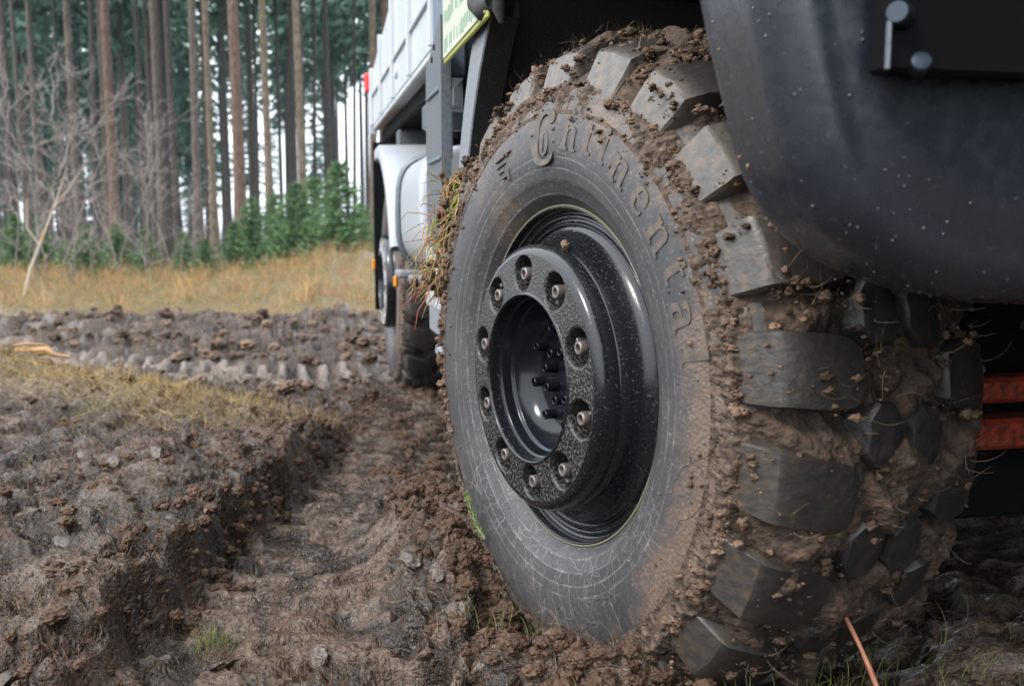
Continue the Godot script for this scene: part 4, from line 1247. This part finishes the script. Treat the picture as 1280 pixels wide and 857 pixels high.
# a thick young spruce, about 1 high
func young_spruce(sd: int) -> ArrayMesh:
	var r := RandomNumberGenerator.new(); r.seed = sd
	var b := B.new()
	var y := 0.04
	while y < 1.0:
		var L := 0.40 * pow(1.0 - y, 0.8) + 0.03
		for k in r.randi_range(6, 9):
			var an := r.randf() * TAU
			var d := Vector3(cos(an), r.randf_range(0.05, 0.4), sin(an)).normalized()
			var len := L * r.randf_range(0.7, 1.15)
			var steps := int(clampf(len * 34.0, 3, 14))
			for s in steps:
				var t := (s + 0.5) / steps
				var at := Vector3(0, y, 0) + d * len * t + Vector3(0, -0.05 * len * t, 0)
				for e in 4:
					var w := (0.035 + 0.05 * (1.0 - t)) * r.randf_range(0.7, 1.3)
					var dir := (d * 0.8 + Vector3(r.randfn(0, 0.7), r.randfn(0.05, 0.35), r.randfn(0, 0.7))).normalized()
					b.col = Color(0.040, 0.105, 0.042).lerp(Color(0.20, 0.30, 0.11), pow(r.randf(), 1.2) * (0.4 + 0.6 * t))
					var wd := dir.cross(Vector3(r.randfn(), 0.6, r.randfn())).normalized() * 0.006
					var i := b.p(at - wd); b.p(at + wd); b.p(at + dir * w)
					b.tri(i, i + 1, i + 2)
		y += r.randf_range(0.022, 0.045)
	return b.mesh()

func bare_bush(sd: int, h: float, stems: int, spread: float) -> ArrayMesh:
	var r := RandomNumberGenerator.new(); r.seed = sd
	var b := B.new()
	var todo := []
	for i in stems:
		todo.append([Vector3(r.randfn(0, spread * 0.4), -0.05, r.randfn(0, spread * 0.3)), Vector3(r.randfn(0, 0.28), 1.0, r.randfn(0, 0.28)).normalized(), h * r.randf_range(0.6, 1.05), 0.011 * r.randf_range(0.6, 1.2), 0])
	while todo:
		var q: Array = todo.pop_back()
		var at: Vector3 = q[0]; var d: Vector3 = q[1]; var L: float = q[2]; var rad: float = q[3]; var lv: int = q[4]
		var pts := []; var rd := []
		for s in 7:
			pts.append(at); rd.append(maxf(rad * (1.0 - 0.13 * s), 0.0024))
			if lv < 3 and s > 0 and r.randf() < 0.75:
				var side := (d + Vector3(r.randfn(0, 0.75), r.randfn(0.1, 0.35), r.randfn(0, 0.75))).normalized()
				todo.append([at, side, L * r.randf_range(0.28, 0.5), rad * 0.55, lv + 1])
			at += d * L / 6.0
			d = (d + Vector3(r.randfn(0, 0.13), r.randfn(0.02, 0.08), r.randfn(0, 0.13))).normalized()
		b.tube(pts, rd, 4 if lv else 5, false)
	return b.mesh()

func build_wood() -> void:
	var r := rng
	r.seed = 7
	var trunks := []
	for k in 4: trunks.append(trunk_mesh(19.0, 12, 300 + k, 8))
	var crowns := [crown_mesh(7.5, 19.5, 2.4, 1, 1.0), crown_mesh(6.0, 19.0, 2.6, 2, 0.95), crown_mesh(8.5, 20.0, 2.2, 3, 1.0)]
	var low := [crown_mesh(3.6, 17.0, 2.4, 4, 0.9), crown_mesh(2.4, 16.0, 2.2, 5, 0.8)]
	# near trunks: [px, width px, distance, bark, what sets it apart]
	var near := [
		[22, 10, 17, 0, "leftmost tall dark spruce trunk behind the bare bushes"], [38, 6, 21, 1, "thin dark spruce trunk second from the left"], [56, 8, 19, 1, "slim grey spruce trunk third from the left behind the bare bushes"],
		[88, 5, 23, 0, "very thin dark trunk between two slim trunks on the left"], [103, 10, 17, 1, "straight grey brown spruce trunk behind the bare bushes, fifth from the left"], [124, 8, 19, 0, "dark spruce trunk just left of the thick twin trunks"],
		[138, 6, 18, 1, "slender pale trunk standing close beside a thick dark trunk"], [148, 13, 16, 2, "thick red brown spruce trunk above the bare bushes on the left"], [186, 7, 20, 0, "thin dark trunk, first of a tight group of three"],
		[196, 6, 22, 1, "thin grey trunk in the middle of a tight group of three"], [207, 10, 16, 1, "sturdy grey trunk, last of a tight group of three"], [226, 9, 16, 0, "slightly leaning dark spruce trunk right of the tight group of three"],
		[250, 11, 15.5, 1, "strong grey spruce trunk left of a paler slim one, amid the wood"], [262, 5, 22, 0, "very thin trunk squeezed between two stronger ones amid the wood"], [271, 9, 16, 3, "pale olive brown trunk beside the dark strong one amid the wood"],
		[288, 5, 23, 0, "very thin dark trunk left of the red barked trunk"], [304, 15, 14.5, 2, "thickest red barked spruce trunk above the young spruces"], [325, 5, 23, 0, "thin dark trunk just right of the red barked trunk"],
		[341, 10, 16, 3, "light brown spruce trunk rising behind the first young spruce"], [355, 5, 24, 0, "thin far trunk between two light brown trunks"], [370, 7, 20, 0, "dark trunk just left of the palest trunk"],
		[382, 10, 16, 3, "palest straight spruce trunk rising behind the young spruces"], [394, 5, 23, 0, "thin dark trunk just right of the palest trunk"], [415, 8, 19, 0, "dark trunk above the largest young spruce"],
		[444, 5, 22, 0, "thin dark trunk between the young spruces and the truck"], [468, 10, 17, 3, "brown trunk showing just behind the tail of the truck"], [484, 11, 17, 2, "red brown trunk rising above the white side boards"]]
	var barks := [Color(0.085, 0.066, 0.057), Color(0.155, 0.122, 0.098), Color(0.20, 0.122, 0.09), Color(0.26, 0.195, 0.135)]
	var bm := []
	for k in 4:
		var m: StandardMaterial3D = M.bark.duplicate()
		m.vertex_color_use_as_albedo = false
		m.albedo_color = barks[k].linear_to_srgb()
		bm.append(m)
	var i := 0
	for q in near:
		var at := bearing(q[0], q[2])
		at.y = height(at.x, at.z) - 0.05
		var o := thing("spruce_tree", q[4], "tree", at, "tall spruces at the edge of the wood")
		var dia: float = q[1] * q[2] / 1200.0
		var tr := inst("trunk", trunks[i % 4], bm[q[3]], o, Transform3D(Basis.from_euler(Vector3(r.randfn(0, 0.008), r.randf() * TAU, r.randfn(0, 0.008))).scaled_local(Vector3(dia, 1.0, dia)), Vector3.ZERO))
		inst("crown", crowns[i % 3], M.needles, o, Transform3D(Basis(Vector3.UP, r.randf() * TAU), Vector3(0, 0.5, 0)))
		i += 1
	# the trees behind them
	var proto := []
	for k in 6:
		var o := Node3D.new()
		inst("trunk", trunks[k % 4], bm[[0, 1, 0, 1, 3, 0][k]], o, Transform3D(Basis.from_scale(Vector3(0.24, 1, 0.24)), Vector3.ZERO))
		inst("crown", (crowns + low)[[0, 1, 2, 3, 4, 0][k]], M.needles, o)
		proto.append(o)
	var count := 0
	var tries := 0
	while count < 170 and tries < 3000:
		tries += 1
		var dist := 23.0 + 62.0 * pow(r.randf(), 0.8)
		var px := r.randf_range(-160.0, 560.0)
		if px > 240.0 and (r.randf() < 0.42 or dist > 70.0): continue
		var at := bearing(px, dist)
		at.y = height(at.x, at.z) - 0.05
		var kind := r.randi_range(0, 5)
		if dist < 34.0 and kind in [3, 4]: kind = 0
		if px > 305 and dist < 60.0: kind = [0, 2, 5][r.randi_range(0, 2)]
		var o: Node3D = proto[kind].duplicate()
		o.name = numbered("forest_spruce")
		add_child(o, true)
		var s := r.randf_range(0.8, 1.15)
		o.transform = Transform3D(Basis(Vector3.UP, r.randf() * TAU).scaled(Vector3(s, s, s)), at)
		tag(o, "slim dark spruce standing deep in the wood among many alike", "tree", "spruces deep in the wood")
		count += 1
	for o in proto: o.free()
	# far edge of the wood: one mass of green
	var xs := []; var cs := []
	for k in 44:
		var at := bearing(r.randf_range(-220.0, 250.0) if k % 8 else r.randf_range(300.0, 620.0), r.randf_range(86.0, 112.0))
		at.y = height(at.x, at.z) - r.randf_range(0.0, 2.0)
		var s := r.randf_range(0.6, 0.95)
		xs.append(Transform3D(Basis(Vector3.UP, r.randf() * TAU).scaled(Vector3(s * 1.3, s, s * 1.3)), at)); cs.append(Color(1, 1, 1))
	scatter("distant_forest", low[1], M.needles, xs, cs, "distant forest edge reading as one dark green mass", "forest")
	# unseen wood added behind the camera and beyond the truck to darken reflections
	var bx := []; var bc := []
	for k in 150:
		var an := deg_to_rad(r.randf_range(-15.0, 95.0))      # from behind the truck to the back; left side kept open for light
		var dist := r.randf_range(13.0, 30.0)
		var at := Vector3(CAM.x + cos(an) * dist + 2.0, 0, CAM.z + sin(an) * dist)
		var s := r.randf_range(0.7, 1.0)
		bx.append(Transform3D(Basis(Vector3.UP, r.randf() * TAU).scaled(Vector3(s * 1.4, s, s * 1.4)), at - Vector3(0, 1.6, 0))); bc.append(Color(1, 1, 1))
	scatter("unseen_forest", low[1], M.needles, bx, bc, "unseen forest added behind the camera as one dark green mass", "forest")
	# young spruces on the verge
	var ys := [young_spruce(11), young_spruce(12), young_spruce(13)]
	var young := [[318, 13.2, 0.95, "smaller young green spruce left of the two big bushy ones"], [372, 12.6, 1.10, "bushy bright green young spruce in the middle of the group"], [428, 12.2, 1.25, "largest bushy young spruce, nearest the truck"], [345, 14.2, 1.05, "young spruce half hidden behind the bushy ones"], [450, 14.0, 0.95, "young spruce at the right end of the group by the truck"],
		[232, 12.8, 0.55, "low young spruce in the dry grass left of the group"], [258, 12.0, 0.45, "lowest small spruce in the dry grass beside the group"], [112, 12.4, 0.60, "small young spruce amid the bare bushes"], [22, 12.5, 0.75, "young spruce at the far left below the bare bushes"], [150, 13.4, 0.65, "young spruce below the thick red brown trunk"], [395, 13.6, 1.2, "tall young spruce between the bushy ones"],
		[52, 13.0, 0.7, "young spruce left of the leaning sapling tip, under the bare branches"], [85, 12.2, 0.5, "low young spruce right of the leaning sapling"], [185, 12.8, 0.6, "low young spruce under the tight trunk group"], [295, 12.3, 0.7, "young spruce in front of the red barked trunk"]]
	i = 0
	for q in young:
		var at := bearing(q[0], q[1])
		at.y = height(at.x, at.z) - 0.03
		var o := thing("young_spruce", q[3], "tree", at, "young spruces on the verge")
		var s: float = q[2]
		inst("crown", ys[i % 3], M.needles, o, Transform3D(Basis(Vector3.UP, r.randf() * TAU).scaled(Vector3(s * 1.3, s * 1.12, s * 1.3)), Vector3.ZERO))
		var st := B.new()
		st.tube([Vector3(0, -0.05, 0), Vector3(0, s * 0.95, 0)], [0.014, 0.003], 6, false)
		inst("stem", st.mesh(), M.twig, o)
		i += 1
	# bare bushes
	var bushes := [[10, 10.2, 1.8, 4, "bare grey bush at the far left edge of the verge"], [62, 10.6, 2.1, 5, "tallest tangle of bare grey branches left on the verge"], [120, 11.0, 1.9, 4, "bare twiggy bush below the thick red brown trunk"], [168, 11.4, 1.5, 3, "thin bare bush left of the tight trunk group"], [212, 12.0, 1.7, 3, "few upright bare rods in the dry grass"]]
	i = 0
	for q in bushes:
		var at := bearing(q[0], q[1])
		at.y = height(at.x, at.z)
		var o := inst("bare_bush", bare_bush(500 + i * 3, q[2], q[3], 0.7), M.twig, self, Transform3D(Basis(), at))
		tag(o, q[4], "bush", "bare bushes on the verge")
		i += 1
	# leaning sapling with a torn, orange wound
	var lb := bearing(27, 9.0); lb.y = height(lb.x, lb.z) - 0.04
	var lt := bearing(72, 9.3); lt.y = 0.98
	var sp := thing("leaning_sapling", "pale broken sapling leaning right on the verge with an orange torn spot", "sapling", lb)
	var b := B.new()
	var v := lt - lb
	b.tube([Vector3.ZERO, v * 0.3 + Vector3(-0.01, 0.02, 0), v * 0.62, v + Vector3(0.02, 0, 0), v * 1.25 + Vector3(0.06, 0.12, 0)], [0.015, 0.014, 0.011, 0.008, 0.003], 8)
	b.tube([v * 0.55, v * 0.6 + Vector3(-0.12, 0.12, 0), v * 0.7 + Vector3(-0.14, 0.3, 0)], [0.01, 0.008, 0.004], 6)
	b.tube([v * 0.9, v * 1.0 + Vector3(0.15, 0.12, 0.05), v * 1.1 + Vector3(0.3, 0.3, 0.1)], [0.009, 0.007, 0.003], 6)
	inst("stem", b.mesh(), M.pale_twig, sp)
	var w := B.new()
	w.tube([v * 0.60, v * 0.645, v * 0.69], [0.010, 0.014, 0.009], 8)
	inst("torn_wood", w.mesh(), M.fresh_wood, sp)
	# dry grass of the verge
	var bl := [straw_mesh(5, 1.1), straw_mesh(6, 2.0), straw_mesh(5, 0.6)]
	for k in 3:
		var xf := []; var cols := []
		for j in 9000:
			var z := -6.7 - 5.5 * pow(r.randf(), 1.3); var x := r.randf_range(-6.0, 2.6)
			var g := 0.5 + n_mid.get_noise_2d(x * 0.8, z * 0.8 + 20.0)
			if z > -7.2 and r.randf() < 0.6: continue
			if g < 0.46 and r.randf() < 0.7: continue
			var s := r.randf_range(0.08, 0.28) * (0.45 + 0.8 * g) * (0.45 if z > -7.6 else 1.0)
			var bs := Basis.from_euler(Vector3(r.randf_range(-1.3, 0.15), r.randf() * TAU, 0), EULER_ORDER_YXZ) * Basis.from_scale(Vector3(s, s, s) * Vector3(0.8, 1, 0.8))
			xf.append(Transform3D(bs, Vector3(x, height(x, z) - 0.01, z)))
			cols.append(Color(0.48, 0.30, 0.125).lerp(Color(0.20, 0.092, 0.038), clampf(r.randf() * 0.8 + 0.9 * n_mid.get_noise_2d(x * 0.5 + 40.0, z * 0.9), 0.0, 1.0)).lerp(Color(0.17, 0.17, 0.06), clampf(1.25 - g * 1.9 + r.randf() * 0.4, 0.0, 0.9)))
		scatter("dry_grass", bl[k], M.straw, xf, cols, "tangled tan dry grass covering the verge before the wood", "grass")
	# a few brambles with green leaves
	var lf := B.new()
	for j in 260:
		var base := bearing([95, 150, 250, 330, 60][j % 5] + r.randfn(0, 26), r.randf_range(10.0, 12.0))
		var at := base + Vector3(0, height(base.x, base.z) + r.randf_range(0.05, 0.35), 0)
		lf.col = Color(0.07, 0.12, 0.035).lerp(Color(0.15, 0.12, 0.04), r.randf())
		var a := Vector3(r.randfn(), r.randfn(0, 0.4), r.randfn()).normalized() * 0.03
		var c := a.cross(Vector3(r.randfn(), 1, r.randfn())).normalized() * 0.018
		lf.quad_at(at, at + a * 0.6 + c, at + a * 1.4, at + a * 0.6 - c)
	tag(inst("bramble_leaves", lf.mesh(20.0), M.needles), "scattered green bramble leaves in the dry grass", "bramble", "", "stuff")

# ---------------------------------------------------------------- small things on the ground
func small_things() -> void:
	var r := rng
	r.seed = 77
	# red brown twig leaning in the foreground by the tyre
	var a := Vector3(0.326, 0.232, 0.398); var c := Vector3(0.375, 0.05, 0.50)
	var b := B.new()
	var pts := []; var rd := []
	for k in 9:
		var f := k / 8.0
		pts.append(a.lerp(c, f) + Vector3(sin(f * 5.0) * 0.0025, sin(f * 7.0) * 0.002, 0)); rd.append(lerpf(0.0030, 0.0042, f) * (1.0 + 0.12 * sin(k * 2.3)))
	b.tube(pts, rd, 8)
	tag(inst("red_twig", b.mesh(), M.red_twig), "thin red brown twig stuck upright in the mud before the near tyre", "twig")
	# short peeled stick on the left bank of the rut
	b = B.new()
	var s := Vector3(-0.62, 0, -0.63)
	s.y = height(s.x, s.z) + 0.014
	b.tube([s, s + Vector3(0.028, 0.001, 0.014), s + Vector3(0.062, -0.006, 0.034)], [0.010, 0.0105, 0.0095], 10)
	tag(inst("stick", b.mesh(), M.stick_wood), "short thick red brown stick lying on the edge of the rut", "stick")
	# spruce sprig on the tyre
	var spr := thing("spruce_sprig", "green spruce sprig lying against the sidewall of the near tyre", "sprig", Vector3.ZERO)
	var st := [Vector3(-0.060, 0.236, -0.245), Vector3(-0.052, 0.205, -0.238), Vector3(-0.044, 0.178, -0.228), Vector3(-0.032, 0.158, -0.21)]
	b = B.new()
	b.tube(st, [0.0014, 0.0016, 0.0018, 0.002], 6)
	inst("stem", b.mesh(), M.twig, spr)
	var nd := B.new()
	for k in 330:
		var f := r.randf() * 2.99
		var at: Vector3 = st[int(f)].lerp(st[int(f) + 1], f - int(f))
		var ax: Vector3 = (st[int(f)] - st[int(f) + 1]).normalized()
		var d := (ax * 0.8 + Vector3(r.randfn(), r.randfn(), r.randfn()).normalized() * 0.8).normalized() * r.randf_range(0.007, 0.013)
		nd.col = Color(0.05, 0.13, 0.015).lerp(Color(0.22, 0.34, 0.04), r.randf())
		var wd := d.cross(Vector3(r.randfn(), r.randfn(), r.randfn())).normalized() * 0.0009
		var i := nd.p(at - wd); nd.p(at + wd); nd.p(at + d)
		nd.tri(i, i + 1, i + 2)
	tag(inst("needles", nd.mesh(), M.straw, spr), "", "", "", "stuff")
	# split piece of fresh wood on the hump
	var fw := thing("split_log", "split piece of fresh orange wood lying on the straw hump", "log", Vector3(-1.50, height(-1.50, -2.98) + 0.012, -2.98))
	fw.scale = Vector3(0.42, 0.5, 0.7)
	b = B.new()
	b.tube([Vector3(-0.46, 0.0, 0.0), Vector3(-0.44, 0.01, 0.0), Vector3(-0.2, 0.03, 0.02), Vector3(0.02, 0.028, -0.01), Vector3(0.2, 0.035, 0.02), Vector3(0.26, 0.0, 0.03), Vector3(0.42, -0.02, 0.05)], [0.012, 0.036, 0.045, 0.038, 0.042, 0.022, 0.010], 7)
	inst("wood", b.mesh(45.0), M.fresh_wood, fw)
	b = B.new()
	b.tube([Vector3(-0.3, 0.06, 0.02), Vector3(0.0, 0.095, 0.01), Vector3(0.2, 0.085, 0.0)], [0.006, 0.014, 0.004], 6)
	inst("splinter", b.mesh(45.0), M.fresh_wood, fw)
	# a clod stuck on the rim
	var cl := inst("mud_clod", lump(404, 3, 0.5, 0.3), M.rim_clod, self, Transform3D(Basis.from_scale(Vector3(0.006, 0.0075, 0.006)), Transform3D(Basis(Vector3.UP, deg_to_rad(14.5)), Vector3(0, HUB, 0)) * wp(0.030, 0.222, deg_to_rad(16.0))))
	tag(cl, "small brown mud clod stuck on top of the black wheel rim", "mud clod")

func _ready() -> void:
	rng.seed = 1
	# camera
	var cam := Camera3D.new()
	cam.name = "camera"
	cam.position = CAM
	cam.rotation_degrees = Vector3(PITCH, -YAW, 0)
	cam.fov = rad_to_deg(2.0 * atan(428.5 / 1200.0))
	cam.near = 0.05
	cam.far = 600.0
	var ca := CameraAttributesPhysical.new()
	ca.frustum_focal_length = 33.6
	ca.frustum_focus_distance = 1.5
	ca.frustum_near = 0.05
	ca.frustum_far = 600.0
	ca.exposure_aperture = 5.6
	cam.attributes = ca
	add_child(cam)
	cam.current = true
	# overcast sky
	var we := WorldEnvironment.new()
	we.name = "world"
	var e := Environment.new()
	var sm_ := ProceduralSkyMaterial.new()
	sm_.sky_top_color = Color(0.94, 0.97, 1.0)
	sm_.sky_horizon_color = Color(0.74, 0.76, 0.79)
	sm_.sky_curve = 0.3
	sm_.ground_bottom_color = Color(0.25, 0.22, 0.2)
	sm_.ground_horizon_color = Color(0.6, 0.6, 0.6)
	sm_.sky_energy_multiplier = 1.4
	var sky := Sky.new()
	sky.sky_material = sm_
	e.background_mode = Environment.BG_SKY
	e.sky = sky
	e.tonemap_mode = Environment.TONE_MAPPER_LINEAR
	e.tonemap_exposure = 2.0
	e.sdfgi_enabled = true
	e.ssao_enabled = true
	e.ssil_enabled = true
	e.fog_enabled = true
	e.fog_density = 0.0007
	e.fog_light_color = Color(0.80, 0.90, 0.95)
	we.environment = e
	add_child(we)
	var sun := DirectionalLight3D.new()
	sun.name = "sun"
	sun.light_energy = 0.5
	sun.light_angular_distance = 14.0
	sun.light_color = Color(1.0, 0.97, 0.93)
	sun.shadow_enabled = true
	sun.rotation_degrees = Vector3(-48.0, -62.0, 0.0)
	sun.sky_mode = DirectionalLight3D.SKY_MODE_LIGHT_ONLY
	add_child(sun)
	# noises
	n_low = nz(FastNoiseLite.TYPE_SIMPLEX_SMOOTH, 0.5, 1, 2)
	n_mid = nz(FastNoiseLite.TYPE_SIMPLEX_SMOOTH, 2.6, 2, 3)
	n_ridge = nz(FastNoiseLite.TYPE_SIMPLEX_SMOOTH, 5.0, 3, 4, FastNoiseLite.FRACTAL_RIDGED)
	n_ridge.fractal_gain = 0.36
	n_cell = nz(FastNoiseLite.TYPE_CELLULAR, 9.0, 4)
	n_cell.cellular_return_type = FastNoiseLite.RETURN_CELL_VALUE
	n_cell2 = nz(FastNoiseLite.TYPE_CELLULAR, 17.0, 5)
	n_cell2.cellular_return_type = FastNoiseLite.RETURN_CELL_VALUE
	n_fine = nz(FastNoiseLite.TYPE_SIMPLEX_SMOOTH, 22.0, 6, 4)
	n_pad = nz(FastNoiseLite.TYPE_SIMPLEX_SMOOTH, 8.0, 14, 2)
	n_bill = nz(FastNoiseLite.TYPE_SIMPLEX_SMOOTH, 30.0, 8, 3, FastNoiseLite.FRACTAL_RIDGED)
	make_materials()
	M.rim_clod = mat("rim_clod", Color(0.16, 0.105, 0.065), 0.9)
	build_ground()
	make_truck()
	build_wood()
	dirty_tyres()
	ground_litter()
	small_things()
